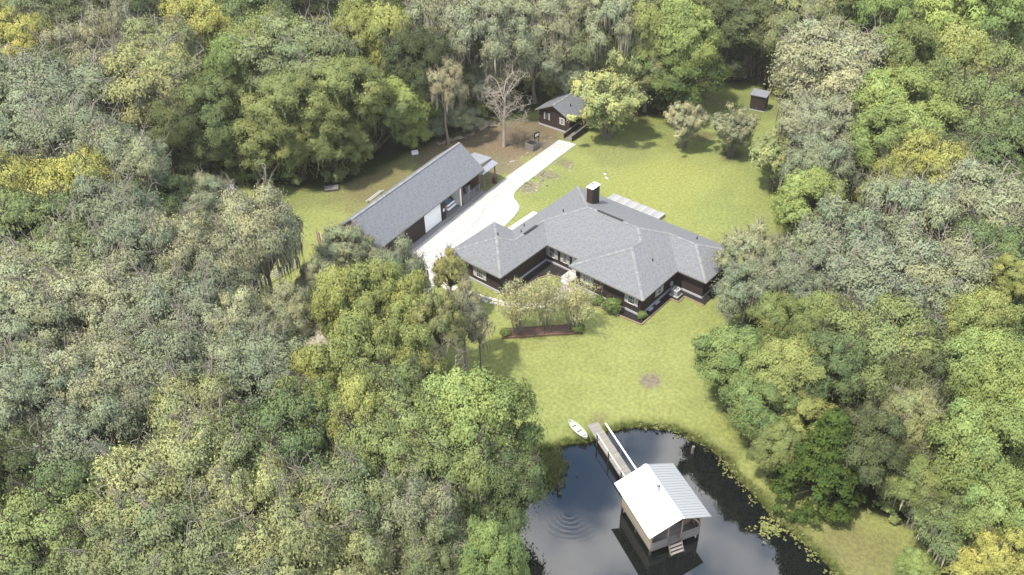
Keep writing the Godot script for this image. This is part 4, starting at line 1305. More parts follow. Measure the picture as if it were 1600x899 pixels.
func yard():
	rng.seed = 17
	# path of flat stones from the front step round to the left
	var pts := [Vector2(6.3, -80.6), Vector2(5.6, -79.9), Vector2(3.6, -78.8), Vector2(1.8, -78.5), Vector2(-0.1, -78.8), Vector2(-2.6, -79.9), Vector2(-4.8, -81.1), Vector2(-6.5, -82.2), Vector2(-8.4, -83.4)]
	var pa := Node3D.new()
	pa.name = numbered("garden_path")
	add_child(pa)
	pa.set_meta("kind", "structure")
	var wide := MB.new()
	wide.poly([Vector2(6.0, -82.6), Vector2(7.6, -81.6), Vector2(5.6, -79.3), Vector2(4.5, -80.0)], 0.05, 0.06)
	obj("paving", wide, M.path, pa)
	for i in pts.size() - 1:
		var a: Vector2 = pts[i]
		var b: Vector2 = pts[i + 1]
		var l := a.distance_to(b)
		var d := (b - a) / l
		var side := Vector2(-d.y, d.x)
		for k in int(l / 0.42):
			for s in [-0.28, 0.26]:
				var c: Vector2 = a + d * (k + 0.5 + rng.randf_range(-0.08, 0.08)) * 0.42 + side * (s + rng.randf_range(-0.07, 0.07))
				var ring := []
				var sides := rng.randi_range(5, 7)
				var ph := rng.randf() * TAU
				for q in sides:
					var an := TAU * q / sides + ph
					ring.append(c + Vector2(cos(an), sin(an)) * rng.randf_range(0.2, 0.29))
				var m := MB.new()
				m.poly(ring, 0.055 + rng.randf() * 0.015, 0.06)
				obj("stone", m, M.stone[rng.randi() % 3], pa)
	# raised shrub bed on the front lawn
	var bed := thing("raised_bed", "long low timber edged bed of reddish mulch on the front lawn", "planting bed", Vector3.ZERO)
	var q := [Vector2(-1.25, -73.1), Vector2(7.45, -73.5), Vector2(7.25, -75.0), Vector2(-0.6, -74.6)]
	var mm := MB.new()
	mm.poly(q, 0.2, 0.2)
	tag_stuff(obj("mulch", mm, M.red_mulch, bed))
	for i in 4:
		var m := MB.new()
		var a: Vector2 = q[i]
		var b: Vector2 = q[(i + 1) % 4]
		m.bar(Vector3(a.x, 0.14, a.y), Vector3(b.x, 0.12, b.y), 0.09, 0.26)
		obj("edging", m, M.timber_brown, bed)
	# three many-stemmed flowering shrubs in the bed
	for g in [[0.5, -74.0, 2.9, 6.9, "left of the three pale bushy crepe shrubs in the front bed"], [3.7, -74.2, 2.7, 7.2, "middle one of the three pale bushy shrubs in front bed"], [6.5, -74.4, 2.8, 6.8, "right one of the three pale bushy shrubs, before the front door"]]:
		var o: Node3D = grow("wisp", g[0], g[1], g[2], g[3], g[4], "pale shrubs in the front lawn bed")
	var small := [[-0.9, -73.6, 0.55, "round green box shrub at left end of the front bed", "low", 0.8], [7.05, -74.0, 0.6, "round green box shrub at right end of the front bed", "low", 0.9], [11.2, -77.3, 1.05, "big round dark green bush against the right wing wall", "low", 1.5], [14.25, -75.9, 0.55, "small green bush at near corner of the house", "low", 0.8], [9.6, -78.5, 0.75, "green bush left of the big round bush by the wall", "low", 1.0], [10.4, -78.0, 0.5, "low brownish bush beside the big round bush", "dry", 0.7]]
	for g in small:
		var o := thing("bush", g[3], "bush", Vector3(g[0], 0.02, g[1]))
		var m := MB.new()
		for k in 16:
			var d := Vector3(rng.randfn(), absf(rng.randfn()) + 0.2, rng.randfn()).normalized()
			blob(m, Vector3(0, g[5] * 0.35, 0) + d * g[2] * 0.62, g[2] * 0.45, 90, 0.13 + g[2] * 0.06, rng.randf_range(0.5, 0.85), rng.randf_range(-0.1, 0.1), d)
		obj("foliage", m, leaf_mat("dense" if g[4] == "low" else "fruit", 2), o)
		var s := MB.new()
		for k in 4:
			s.tube([Vector3(0, -0.1, 0), Vector3(cos(k * 1.6), 1.0, sin(k * 1.6)) * g[2] * 0.5], [0.035, 0.015], 5)
		obj("stem", s, M.bark, o)
	# bare dead tree on the dirt yard
	var dt := thing("dead_tree", "tall bare whitish dead tree standing on the brown dirt yard", "tree", Vector3(-0.5, 0, -116.2), 0.4)
	var m := MB.new()
	m.tube([Vector3(0, -0.3, 0), Vector3(0.1, 2, 0), Vector3(0.15, 5, 0.1), Vector3(0.4, 8.5, 0.2)], [0.3, 0.22, 0.17, 0.1], 8)
	obj("trunk", m, M.bark_white, dt)
	for i in 20:
		var y0 := 2.6 + i * 0.32
		var an := i * 2.4
		var tip := Vector3(cos(an) * rng.randf_range(2.0, 4.4), y0 + rng.randf_range(1.0, 4.0), sin(an) * rng.randf_range(2.0, 4.4))
		var bm := MB.new()
		var st := Vector3(0.15, y0, 0.1)
		limb(bm, st, tip, 0.07, 0.02, 5, 0.1)
		for k in 9:
			var p := st.lerp(tip, 0.28 + k * 0.09)
			var e := p + Vector3(rng.randf_range(-1, 1), rng.randf_range(-0.4, 1.0), rng.randf_range(-1, 1)) * 1.5
			limb(bm, p, e, 0.03, 0.008, 4, 0.15)
			for h in 3:
				var pe := p.lerp(e, 0.4 + 0.25 * h)
				limb(bm, pe, pe + Vector3(rng.randf_range(-1, 1), rng.randf_range(-0.3, 0.8), rng.randf_range(-1, 1)) * 0.8, 0.013, 0.005, 3, 0.15)
		obj("branch", bm, M.bark_white, dt)
	# brush at its foot
	var br := thing("brush_pile", "heap of dry grey twigs right of the dead tree foot", "brush", Vector3(1.6, 0, -117.2))
	var bb := MB.new()
	for k in 150:
		var p := Vector3(rng.randfn() * 1.3, 0.1, rng.randfn() * 1.0)
		limb(bb, p, p + Vector3(rng.randf_range(-0.8, 0.8), rng.randf_range(0.6, 1.9), rng.randf_range(-0.8, 0.8)), 0.02, 0.006, 3)
	var tw := obj("twigs", bb, M.bark_pale, br)
	tag_stuff(tw)
	# sign above a slatted planter
	var pl := thing("slatted_planter", "square slatted grey timber planter beside the top of the drive", "planter", Vector3(3.6, 0, -115.4), 0.9)
	for n in 4:
		for s in [-1.0, 1.0]:
			boxp("slat", Vector3(0, 0.16 + n * 0.25, s * 0.72), Vector3(1.5, 0.21, 0.05), M.grey_board[n % 3], pl)
			boxp("slat", Vector3(s * 0.72, 0.16 + n * 0.25, 0), Vector3(0.05, 0.21, 1.38), M.grey_board[(n + 1) % 3], pl)
	for x in [-0.69, 0.69]:
		for z in [-0.66, 0.66]:
			boxp("corner_post", Vector3(x, 0.53, z), Vector3(0.09, 1.06, 0.09), M.timber_grey, pl)
	boxp("soil", Vector3(0, 0.7, 0), Vector3(1.36, 0.1, 1.36), M.mulch, pl)
	var sb := thing("name_board", "black framed board with white panel standing behind the slatted planter", "sign", Vector3(4.3, 0, -116.2), 0.75)
	boxp("board", Vector3(0, 1.75, 0), Vector3(1.05, 0.8, 0.07), M.black, sb)
	boxp("panel", Vector3(0, 1.75, 0.04), Vector3(0.72, 0.34, 0.02), M.white, sb)
	for n in 5:
		boxp("letter_mark", Vector3(-0.24 + n * 0.12, 1.75, 0.053), Vector3(0.07, 0.12, 0.006), M.core, sb)
	for x in [-0.4, 0.4]:
		boxp("leg", Vector3(x, 0.68, 0), Vector3(0.08, 1.36, 0.06), M.black, sb)
	# rocks: a row behind the dirt yard, and a bed of rubble right of the drive
	var rk := func(x: float, z: float, s: float, label: String, group: String):
		var o := MB.new()
		var seed_ := rng.randf() * 9
		var ring := 7
		var lay := []
		for j in 4:
			var yy: float = [0.0, 0.32, 0.6, 0.68][j] * s
			var rr: float = [0.95, 1.0, 0.66, 0.0][j] * s
			var l := []
			for i in ring:
				var a := TAU * i / ring
				var w := 1.0 + 0.3 * sin(a * 2 + seed_) + 0.16 * sin(a * 3 + seed_ * 2 + j)
				l.append(Vector3(cos(a) * rr * w * 1.3, yy + 0.08 * s * sin(a + seed_), sin(a) * rr * w))
			lay.append(l)
		for j in 3:
			for i in ring:
				var n := (i + 1) % ring
				if j == 2:
					o.tri(lay[j][n], lay[j][i], lay[j + 1][i])
				else:
					o.quad(lay[j][n], lay[j][i], lay[j + 1][i], lay[j + 1][n])
		var r := obj("rock", o, M.rock[rng.randi() % 3])
		r.position = Vector3(x, -0.05, z)
		r.rotation.y = rng.randf() * TAU
		tag(r, label, "rock", group)
	for g in [[-10.2, -117.7, 0.35], [-9.4, -118.0, 0.42], [-8.7, -118.6, 0.5], [-8.0, -118.7, 0.38], [-7.2, -119.3, 0.5], [-6.5, -119.4, 0.42], [-5.9, -120.2, 0.5], [-5.2, -120.7, 0.45], [-4.6, -121.4, 0.5]]:
		rk.call(g[0], g[1], g[2], "pale limestone rock in the row behind the dirt yard", "limestone rocks in a row behind the dirt yard")
	for g in [[-3.6, -122.6, 1.0, "largest pale boulder at right end of the rock row"], [-2.3, -123.2, 0.85, "flat white boulder behind the largest one of the row"], [-4.3, -122.2, 0.65, "pinkish boulder just left of the largest boulder"]]:
		rk.call(g[0], g[1], g[2], g[3], "")
	for k in 62:
		var t := rng.randf()
		var c := Vector2(2.1, -102.9).lerp(Vector2(8.2, -110.3), t) + Vector2(rng.randfn() * 0.75, rng.randfn() * 0.7)
		rk.call(c.x, c.y, rng.randf_range(0.06, 0.22), "pale stone in the rubble strip right of the drive", "rubble stones right of the drive")
	for k in 16:
		var c := Vector2(-1.4, -109.0).lerp(Vector2(6.8, -119.2), rng.randf()) + Vector2(rng.randfn() * 0.5, rng.randfn() * 0.4)
		rk.call(c.x, c.y, rng.randf_range(0.1, 0.26), "pale stone in the gravelly strip left of the drive", "loose stones left of the drive")
	var dw := thing("driftwood", "grey weathered branches lying in the rubble strip by the drive", "branches", Vector3(4.6, 0, -106.2))
	for k in 7:
		var b := MB.new()
		var p := Vector3(rng.randfn() * 1.4, 0.12, rng.randfn() * 1.5)
		limb(b, p, p + Vector3(rng.randf_range(-1, 1), 0.25, rng.randf_range(-1.4, 1.4)), 0.08, 0.03, 5)
		obj("branch", b, M.bark_pale, dw)
	for g in [[13.5, -107.4, "small white stone cap on the back lawn, upper one"], [13.6, -106.3, "small white stone cap on the back lawn, lower one"]]:
		var s := MB.new()
		s.tube([Vector3(0, -0.05, 0), Vector3(0, 0.12, 0), Vector3(0, 0.16, 0), Vector3(0, 0.165, 0)], [0.24, 0.24, 0.18, 0.01], 10)
		var so := obj("stone_cap", s, M.white)
		so.position = Vector3(g[0], 0, g[1])
		tag(so, g[2], "stone")
	# rusty barrel near the lean-to
	var rb := thing("rusty_barrel", "rusty brown barrel standing beside the drive by the lean-to", "barrel", Vector3(-1.9, 0, -106.0))
	var rm := MB.new()
	rm.tube([Vector3(0, 0, 0), Vector3(0, 0.3, 0), Vector3(0, 0.6, 0), Vector3(0, 0.9, 0)], [0.3, 0.33, 0.33, 0.3], 14)
	rm.disc(Vector3(0, 0.86, 0), 0.3, 14)
	obj("drum", rm, M.rust, rb)
	for y in [0.3, 0.6]:
		var h := MB.new()
		h.tube([Vector3(0, y - 0.03, 0), Vector3(0, y, 0), Vector3(0, y + 0.03, 0)], [0.33, 0.36, 0.33], 14)
		obj("hoop", h, M.rust, rb)
	# rail fence left, banner, white notice and box behind the barn, pallet
	var fn := thing("rail_fence", "short weathered pale rail fence on the lawn below the mossy oaks", "fence", Vector3(-30.6, 0, -82.6), atan2(4.9, 4.8))
	for n in 4:
		boxp("rail", Vector3(3.4, 0.35 + n * 0.3, 0), Vector3(6.8, 0.09, 0.05), M.rail_white, fn)
	for n in 4:
		boxp("post", Vector3(n * 2.26, 0.7, 0), Vector3(0.13, 1.4, 0.13), M.timber_dark if n == 3 else M.timber_grey, fn)
	var fg := thing("hanging_banner", "red and white striped cloth hanging from a pole near the barn end", "banner", Vector3(-23.6, 0, -90.6))
	var po := MB.new()
	po.tube([Vector3(0, 0, 0), Vector3(0, 3.4, 0)], [0.04, 0.035], 7)
	obj("pole", po, M.metal, fg)
	for n in 6:
		var cl := MB.new()
		cl.box(Vector3(0.1 + n * 0.07, 2.1 - n * 0.02, 0.05 * sin(n * 1.7)), Vector3(0.075, 2.0 - n * 0.05, 0.02), Basis(Vector3.UP, 0.5 * sin(n * 2.1)))
		obj("stripe", cl, M.red if n % 2 == 0 else M.white, fg)
	var nt := thing("white_notice", "white notice on a wire fence at wood edge behind the barn", "sign", Vector3(-13.6, 0, -119.2), 0.2)
	boxp("notice_panel", Vector3(0, 1.5, 0.04), Vector3(0.5, 0.75, 0.03), M.white, nt)
	for x in [-1.0, 1.0]:
		boxp("post", Vector3(x, 0.9, 0), Vector3(0.1, 1.8, 0.1), M.timber_grey, nt)
	for y in [0.6, 1.15, 1.7]:
		boxp("wire", Vector3(0, y, 0), Vector3(2.0, 0.02, 0.02), M.metal, nt)
	var wb := thing("white_trough", "low white trough on the grass behind the barn roof", "trough", Vector3(-13.5, 0, -114.9), 0.3)
	for s in [-1.0, 1.0]:
		boxp("trough_side", Vector3(0, 0.22, s * 0.28), Vector3(0.95, 0.4, 0.06), M.white, wb)
		boxp("trough_end", Vector3(s * 0.45, 0.22, 0), Vector3(0.06, 0.4, 0.5), M.white, wb)
	boxp("trough_floor", Vector3(0, 0.06, 0), Vector3(0.84, 0.06, 0.5), M.white, wb)
	var pt := thing("wood_pallet", "grey timber pallet lying at wood edge behind the left yard", "pallet", Vector3(-24.3, 0, -105.6), 0.15)
	for n in 8:
		boxp("slat", Vector3(-0.84 + n * 0.24, 0.3, 0), Vector3(0.2, 0.05, 1.2), M.grey_board[n % 3], pt)
	for z in [-0.5, 0.0, 0.5]:
		boxp("bearer", Vector3(0, 0.14, z), Vector3(1.9, 0.26, 0.1), M.timber_grey, pt)
	var ld := thing("leaning_boards", "two pale boards on posts along the back eave of barn", "boards", Vector3(-17.4, 0, -98.3), 0.973)
	for n in 2:
		var b := MB.new()
		b.bar(Vector3(-1.5 + n * 0.3, 3.2, n * 0.25), Vector3(1.4 + n * 0.3, 3.3, n * 0.25), 0.12, 0.05)
		obj("board", b, M.skirt, ld)
	for x in [-1.1, 1.3]:
		boxp("support_post", Vector3(x, 1.6, 0.12), Vector3(0.1, 3.2, 0.1), M.timber_grey, ld)

func woods():
	grow("yellow", -74.1, -133.4, 5.1, 15.0, "bright yellow tree at the far upper left edge of the wood")
	grow("olive", -73.5, -143.5, 7.3, 16.0, "olive green tree behind the yellow tree at far upper left")
	grow("dark", -65.8, -142.4, 6.1, 16.0, "dark green tree at the top left between yellow and pale trees")
	grow("twig", -63.5, -127.4, 4.3, 15.0, "thin pale tree with white forked limbs right of upper left yellow tree")
	grow("twig", -59.9, -135.6, 5.0, 15.0, "sparse pale tree with whitish twigs left of the large top yellow crown")
	grow("dark", -56.0, -137.7, 4.8, 16.0, "dark green rounded tree just left of the large top yellow crown")
	grow("yellow", -45.9, -135.1, 7.0, 16.0, "large bright yellow crown at the top left of the wood")
	grow("yellow", -51.3, -138.9, 3.4, 16.0, "small yellow crown touching top edge left of the large yellow crown")
	grow("twig", -57.3, -119.8, 4.1, 14.0, "brownish pale twiggy tree in the gap below upper left trees")
	grow("bright", -54.8, -123.7, 2.5, 13.0, "small light green pointed tree below the sparse whitish tree")
	grow("olive", -49.8, -124.8, 6.0, 16.0, "brownish olive oak below left of large top yellow crown")
	grow("bright", -37.6, -120.3, 4.7, 16.0, "fresh green tree below the large top yellow crown")
	grow("olive", -48.0, -114.4, 7.4, 16.0, "wide brownish olive oak above the dark shaded gap at left")
	grow("vine", -39.7, -110.6, 5.7, 13.5, "lime vine covered tree left of tall vine draped wood")
	grow("dark", -64.0, -123.0, 4.4, 14.0, "shaded dark green tree behind the grey oaks of upper left")
	grow("grey", -65.9, -113.2, 7.9, 16.0, "pale grey oak at left edge under the yellow tree")
	grow("grey", -59.1, -111.2, 6.9, 15.0, "grey oak beside the dark gap of the upper left wood")
	grow("grey", -60.2, -101.1, 7.1, 15.0, "pale grey green oak above the yellow crowns at left edge")
	grow("grey", -52.5, -98.8, 6.4, 15.0, "grey green oak between the left yellow crowns and upper grey oaks")
	grow("grey", -45.9, -93.7, 4.7, 14.0, "rounded grey green oak left of the shaded yard corner")
	grow("yellow", -56.0, -88.0, 4.2, 15.0, "golden yellow crown cut by left edge of the photo")
	grow("yellow", -49.1, -87.6, 5.1, 15.0, "wide golden yellow crown right of the one at left edge")
	grow("green", -52.0, -80.7, 6.3, 14.0, "deep green tree below the golden crowns at left edge")
	grow("grey", -43.5, -82.8, 5.3, 14.0, "grey oak just right of the wide golden crown")
	grow("green", -43.2, -93.1, 4.0, 10.0, "olive green oak beside small white roofed shed")
	grow("grey", -38.1, -94.5, 3.6, 8.0, "grey oak whose leaves half hide the small white roof")
	grow("moss", -38.4, -75.7, 4.8, 14.0, "pale mossy oak in middle of left wood below white roof")
	grow("moss", -33.7, -76.4, 4.3, 13.5, "mossy oak in front of the small white roof")
	grow("moss", -26.6, -78.4, 4.2, 15.0, "mossy oak with trailing grey moss standing over the left yard")
	grow("moss", -30.2, -74.4, 4.0, 12.0, "oak with the longest moss fringe above the fence lawn")
	grow("olive", -43.9, -74.4, 5.0, 14.0, "olive oak between golden crowns and mossy oaks at left")
	grow("grey", -46.3, -70.3, 5.5, 14.0, "grey oak on left edge level with the fence")
	grow("grey", -44.6, -63.2, 5.2, 14.0, "broad grey oak by left edge with dark trunk gap beside it")
	grow("moss", -39.1, -67.8, 4.9, 14.0, "mossy grey oak above the lime undergrowth gap")
	grow("moss", -34.1, -65.7, 5.1, 14.0, "mossy oak with bent bare limb in mid left wood")
	grow("moss", -30.3, -65.8, 5.2, 13.0, "mossy oak left of the pale grey oak under the fence")
	grow("lime", -43.0, -68.9, 2.6, 7.0, "low lime green sapling deep in the left wood gap")
	grow("grey", -25.5, -62.9, 3.6, 13.0, "pale grey green oak just below the fence lawn")
	grow("grey", -39.7, -53.9, 5.2, 14.0, "pale grey oak below the lime gap at left edge")
	grow("moss", -35.0, -55.9, 4.6, 14.0, "mossy grey green oak beneath the lime gap")
	grow("moss", -30.0, -58.0, 4.5, 14.0, "tangled mossy oak with grey dead limbs, center of left wood")
	grow("grey", -25.5, -58.6, 4.3, 13.0, "grey oak between pale fence oak and lime trees")
	grow("lime", -30.8, -54.3, 2.8, 11.0, "yellowish young tree amid the left grey oaks")
	grow("grey", -34.6, -49.7, 4.4, 13.0, "grey oak above the brown bare gap at lower left")
	grow("olive", -25.7, -50.8, 4.5, 14.0, "pale olive oak below the tangled mossy oak")
	grow("grey", -21.8, -55.7, 4.8, 13.0, "grey green oak left of the lime tree group")
	grow("dark", -38.3, -47.4, 3.4, 13.0, "dull dark green oak low on the left edge")
	grow("green", -33.5, -45.1, 4.2, 12.0, "dull green oak left of the brown bare gap")
	grow("green", -34.6, -40.6, 4.7, 13.0, "broad dull green oak in the bottom left corner")
	grow("green", -30.4, -38.7, 4.0, 12.0, "dull green oak at bottom edge next to the corner oak")
	grow("olive", -26.2, -42.9, 4.8, 15.0, "large pale olive oak right of the brown bare gap")
	grow("olive", -22.3, -45.2, 4.5, 15.0, "pale olive oak above right of the large pale olive oak")
	grow("olive", -26.2, -37.8, 4.3, 14.0, "pale olive oak at bottom edge right of dull green oaks")
	grow("olive", -21.9, -37.3, 4.4, 15.0, "rounded pale olive oak at bottom edge, second pale one from left")
	grow("olive", -19.1, -40.4, 4.2, 15.0, "olive oak with a pale dead branch in the lower left wood")
	grow("green", -18.6, -47.9, 4.4, 14.0, "green oak below the left side of the lime group")
	grow("olive", -15.5, -37.9, 4.3, 15.0, "olive oak at bottom edge below the dead branch oak")
	grow("olive", -12.9, -41.9, 4.5, 14.0, "light olive oak in the middle of the lower wood")
	grow("green", -10.3, -47.3, 4.2, 13.0, "mid green oak between lime group and the pond side trees")
	grow("olive", -11.8, -37.2, 3.0, 13.0, "olive oak at the bottom edge left of pond side oaks")
	grow("grey", -7.9, -41.5, 3.4, 13.0, "grey olive oak left of the pond side green trees")
	grow("olive", -6.3, -38.0, 2.8, 12.0, "light olive oak at bottom edge nearest to the pond")
	grow("bright", -1.9, -35.3, 2.4, 16.0, "fresh green tree on the pond bank at the bottom edge")
	grow("green", -5.4, -46.4, 3.7, 13.0, "dark centred green tree left of the big pond side tree")
	grow("bright", -3.6, -50.4, 4.4, 15.0, "big fresh green tree standing at lawn edge above the pond")
	grow("green", -1.2, -45.4, 3.2, 12.0, "dense green tree overhanging the left pond shore")
	grow("green", -8.5, -50.5, 4.5, 13.0, "green tree between the lime group and the big pond side tree")
	grow("lime", -12.6, -50.9, 3.1, 14.0, "lime tree with white bare stem below lime group")
	grow("lime", -16.7, -51.2, 3.1, 14.0, "lime tree at lower left of the lime group")
	grow("lime", -16.0, -67.0, 3.0, 14.0, "yellow lime tree at upper left of the lime group")
	grow("lime", -13.2, -67.0, 3.3, 14.0, "yellow lime tree nearest barn corner in lime group")
	grow("lime", -9.5, -65.6, 3.1, 13.0, "yellow lime tree at upper right of the lime group")
	grow("lime", -17.0, -56.5, 2.9, 13.0, "ochre tipped lime tree below the pale sandy clearing")
	grow("lime", -12.7, -57.6, 3.6, 15.0, "tallest lime tree in the middle of the lime group")
	grow("lime", -9.1, -57.8, 3.3, 13.0, "lime tree on the right of the lime group by the lawn")
	grow("green", -10.7, -53.9, 3.8, 13.0, "green tree tucked beneath the tallest lime tree")
	grow("gold", -7.1, -63.8, 2.3, 12.0, "golden orange leaved slim tree beside the lawn")
	grow("twig", -5.0, -68.7, 2.6, 10.0, "pale thin tree between golden slim tree and walkway")
	grow("snag", -6.2, -58.7, 2.6, 12.0, "half dead mossy tree with grey stems at the lawn edge")
	grow("snag", -3.4, -67.0, 1.8, 8.0, "small bare mossy tree standing alone on the front lawn")
	grow("pale", -11.9, -75.9, 3.5, 10.0, "pale green tree at the lower end of the driveway")
	grow("gold", -6.7, -77.5, 2.0, 8.0, "thin yellow tree beside the left corner of the house")
	grow("pale", -18.6, -84.3, 3.2, 7.0, "dry pale tree against the near end of the barn")
	grow("grey", -20.5, -77.0, 2.2, 8.0, "small grey oak between fence and lime trees")
	grow("grey", -22.1, -67.3, 3.2, 11.0, "grey oak beside the sandy clearing under the fence")
	grow("vine", -34.3, -125.9, 6.9, 17.0, "lime vine clad tree at top, left of the olive wood behind barn")
	grow("olive", -28.3, -118.2, 7.1, 17.0, "olive tree top behind the vine draped wood")
	grow("vine", -28.7, -108.8, 5.5, 15.5, "tall vine draped tree in the wood left of barn")
	grow("vine", -22.1, -111.9, 5.6, 16.0, "tall vine draped tree right of its twin, behind the barn")
	grow("lime", -16.4, -127.0, 5.1, 17.0, "yellow green domed tree at the top behind the barn")
	grow("lime", -21.2, -128.6, 4.3, 17.0, "smaller yellow green tree left of the yellow green dome")
	grow("vine", -25.2, -108.6, 5.1, 10.5, "vine curtain tree in middle of wood behind the barn")
	grow("vine", -32.4, -108.9, 5.1, 9.0, "shaded vine curtain tree above the left yard")
	grow("vine", -19.8, -113.9, 5.3, 9.0, "vine curtain tree nearest to the barn ridge")
	grow("bright", -14.5, -117.8, 5.2, 10.5, "soft green tree right of the vine curtain trees")
	grow("dark", -12.3, -119.8, 4.3, 16.0, "dark tree in gap right of the yellow green dome")
	grow("vine", -22.6, -110.2, 3.4, 4.5, "low vine covered tree at the yard edge behind barn")
	grow("vine", -29.3, -108.4, 4.0, 4.5, "low vine covered bush tree along the back yard edge")
	grow("vine", -36.6, -109.4, 4.0, 5.0, "low green tree at left end of the back yard edge")
	grow("dark", -42.0, -110.4, 5.0, 7.5, "dark green tree in the shade above the left yard")
	grow("dark", -44.1, -107.6, 4.0, 13.0, "dark tree in the deep shade left of vine wood")
	grow("bright", -14.0, -116.3, 2.7, 3.5, "green shrubby tree behind the dirt yard by barn")
	grow("grey", -9.7, -120.8, 3.0, 3.5, "grey green shrub left of the rocks behind the dirt yard")
	grow("grey", -6.5, -121.3, 2.8, 3.2, "grey green shrub directly behind the row of rocks")
	grow("twig", -8.8, -117.4, 2.7, 12.0, "thin mossy tree with white stem behind the rocks")
	grow("moss", -9.1, -128.2, 5.3, 18.0, "tall mossy grey tree at top, left of its twin")
	grow("moss", -4.2, -126.5, 5.3, 17.5, "tall mossy grey tree at top above the dead tree")
	grow("moss", -4.6, -127.1, 4.2, 9.0, "mossy tree with hanging veil just left of dead tree")
	grow("grey", 0.5, -129.0, 5.2, 16.5, "grey green tree at top above the bare dead tree")
	grow("moss", 4.5, -130.3, 5.1, 12.0, "brownish moss veiled tree behind the cottage roof")
	grow("moss", 8.4, -130.4, 5.2, 16.5, "brownish moss veiled tree at top right of the dead tree")
	grow("olive", 13.1, -130.2, 5.3, 13.5, "olive tree top above the cottage")
	grow("pale", 16.5, -127.9, 4.7, 18.0, "pale olive tree at the top edge above the cottage")
	grow("lime", 20.9, -126.4, 4.0, 16.5, "narrow lime tree at top right of cottage")
	grow("bright", 26.4, -127.0, 5.6, 15.5, "bright green tree at top above the two pale lawn trees")
	grow("olive", 21.5, -126.2, 4.8, 9.5, "olive tree behind the dense dark green tree")
	grow("dark", 15.0, -130.2, 4.5, 9.0, "dark tree between cottage roof and lime crowned wood")
	grow("dense", 25.1, -126.4, 6.4, 7.0, "dense dark green tree at the back lawn edge")
	grow("grey", 11.2, -129.9, 4.5, 8.0, "grey tree just behind the cottage roof")
	grow("crepe", 14.8, -117.7, 5.2, 10.0, "large pale yellow green tree beside the cottage")
	grow("crepe", 18.8, -126.1, 4.6, 13.0, "olive yellow crown behind the large tree beside cottage")
	grow("fruit", 25.4, -113.8, 3.3, 7.0, "pale small lawn tree, left one of the two")
	grow("fruit", 31.7, -111.4, 3.4, 7.0, "pale small lawn tree with spiky limbs, nearest the shed")
	grow("mossdark", 37.7, -137.9, 5.4, 7.5, "dark moss hung tree left behind the small shed")
	grow("dark", 41.0, -136.0, 6.4, 13.0, "dark tree at the top above the small shed")
	grow("dark", 34.8, -137.7, 5.5, 14.5, "dark tree touching the top edge right of the bright green tree")
	grow("moss", 44.6, -113.5, 7.5, 16.0, "big moss laden oak right of the small shed")
	grow("moss", 40.3, -104.1, 4.5, 11.0, "lower mossy oak between the shed and lime hedge trees")
	grow("olive", 44.8, -130.2, 4.8, 15.5, "brown olive tree at the top above the big moss laden oak")
	grow("pine", 53.5, -119.2, 4.2, 19.0, "bright green pine at the top right of the moss laden oak")
	grow("pine", 60.3, -117.8, 5.8, 19.0, "broad bright green pine crown at the top right")
	grow("pine", 68.3, -118.7, 5.0, 19.0, "darker pine crown at the top right corner")
	grow("lime", 53.4, -112.5, 4.8, 17.0, "lime tree below the pines right of big moss laden oak")
	grow("lime", 60.7, -111.3, 5.6, 17.0, "wide lime green tree below the top right pines")
	grow("bright", 49.6, -103.2, 5.0, 15.0, "fresh green tree right of the big moss laden oak")
	grow("lime", 55.8, -104.1, 4.6, 15.0, "lime tree with pale forked limbs right wood upper middle")
	grow("bright", 46.3, -97.4, 4.3, 13.0, "fresh green tree below right of moss laden oak")
	grow("bright", 51.1, -96.1, 4.7, 14.0, "fresh green tree above the right golden crown")
	grow("green", 58.5, -99.5, 6.3, 15.0, "green tree near the right edge below wide lime tree")
	grow("green", 65.1, -105.9, 6.0, 16.0, "green tree cut by the right edge below the pine")
	grow("green", 58.6, -92.2, 6.0, 14.0, "deep green tree on right edge beside dark gap")
	grow("crepe", 35.2, -101.8, 4.3, 8.0, "pale lime bushy tree at the right lawn edge")
	grow("pale", 38.5, -94.7, 4.2, 10.0, "light green tree behind the pale lime bushy tree")
	grow("yellow", 47.8, -87.1, 4.2, 14.0, "wide golden crown in the middle of the right wood")
	grow("yellow", 42.5, -84.5, 2.9, 13.0, "small golden crown left of the wide right golden crown")
	grow("bright", 35.0, -87.4, 4.2, 10.0, "light green tree at lawn edge left of golden crown")
	grow("pale", 42.7, -79.1, 5.3, 13.0, "pale twiggy oak beneath the right golden crowns")
	grow("pale", 34.0, -76.4, 5.2, 12.0, "pale silvery oak right of the back lawn")
	grow("pale", 26.4, -79.9, 3.5, 8.0, "pale leaved tree touching the right end of house roof")
	grow("grey", 51.4, -80.3, 6.1, 13.0, "grey green oak near right edge below golden crown")
	grow("green", 48.3, -70.7, 5.0, 13.0, "green oak at the right edge above small yellow crown")
	grow("yellow", 47.0, -65.8, 2.2, 13.0, "small yellow crown at right edge of the photo")
	grow("pale", 24.9, -73.6, 3.5, 8.0, "pale leaved tree at the right side of house garden")
	grow("moss", 28.8, -70.1, 4.2, 11.0, "mossy silvery tree between house garden and right wood")
	grow("moss", 35.8, -69.0, 6.2, 13.0, "large mossy grey oak in the middle of right wood")
	grow("grey", 41.4, -67.9, 5.3, 13.0, "grey green oak right of the large mossy grey oak")
	grow("lime", 42.3, -61.9, 3.1, 13.0, "lime tree near right edge below the yellow crown")
	grow("lime", 26.3, -66.9, 2.7, 9.0, "lime tree with upright tips behind front lawn trees")
	grow("lime", 29.6, -64.6, 3.1, 11.0, "taller lime tree right of the upright tipped lime tree")
	grow("bright", 20.5, -61.3, 3.6, 9.0, "round fresh green tree at right side of the front lawn")
	grow("lime", 24.5, -58.6, 3.6, 10.5, "lime tree behind the round fresh green lawn tree")
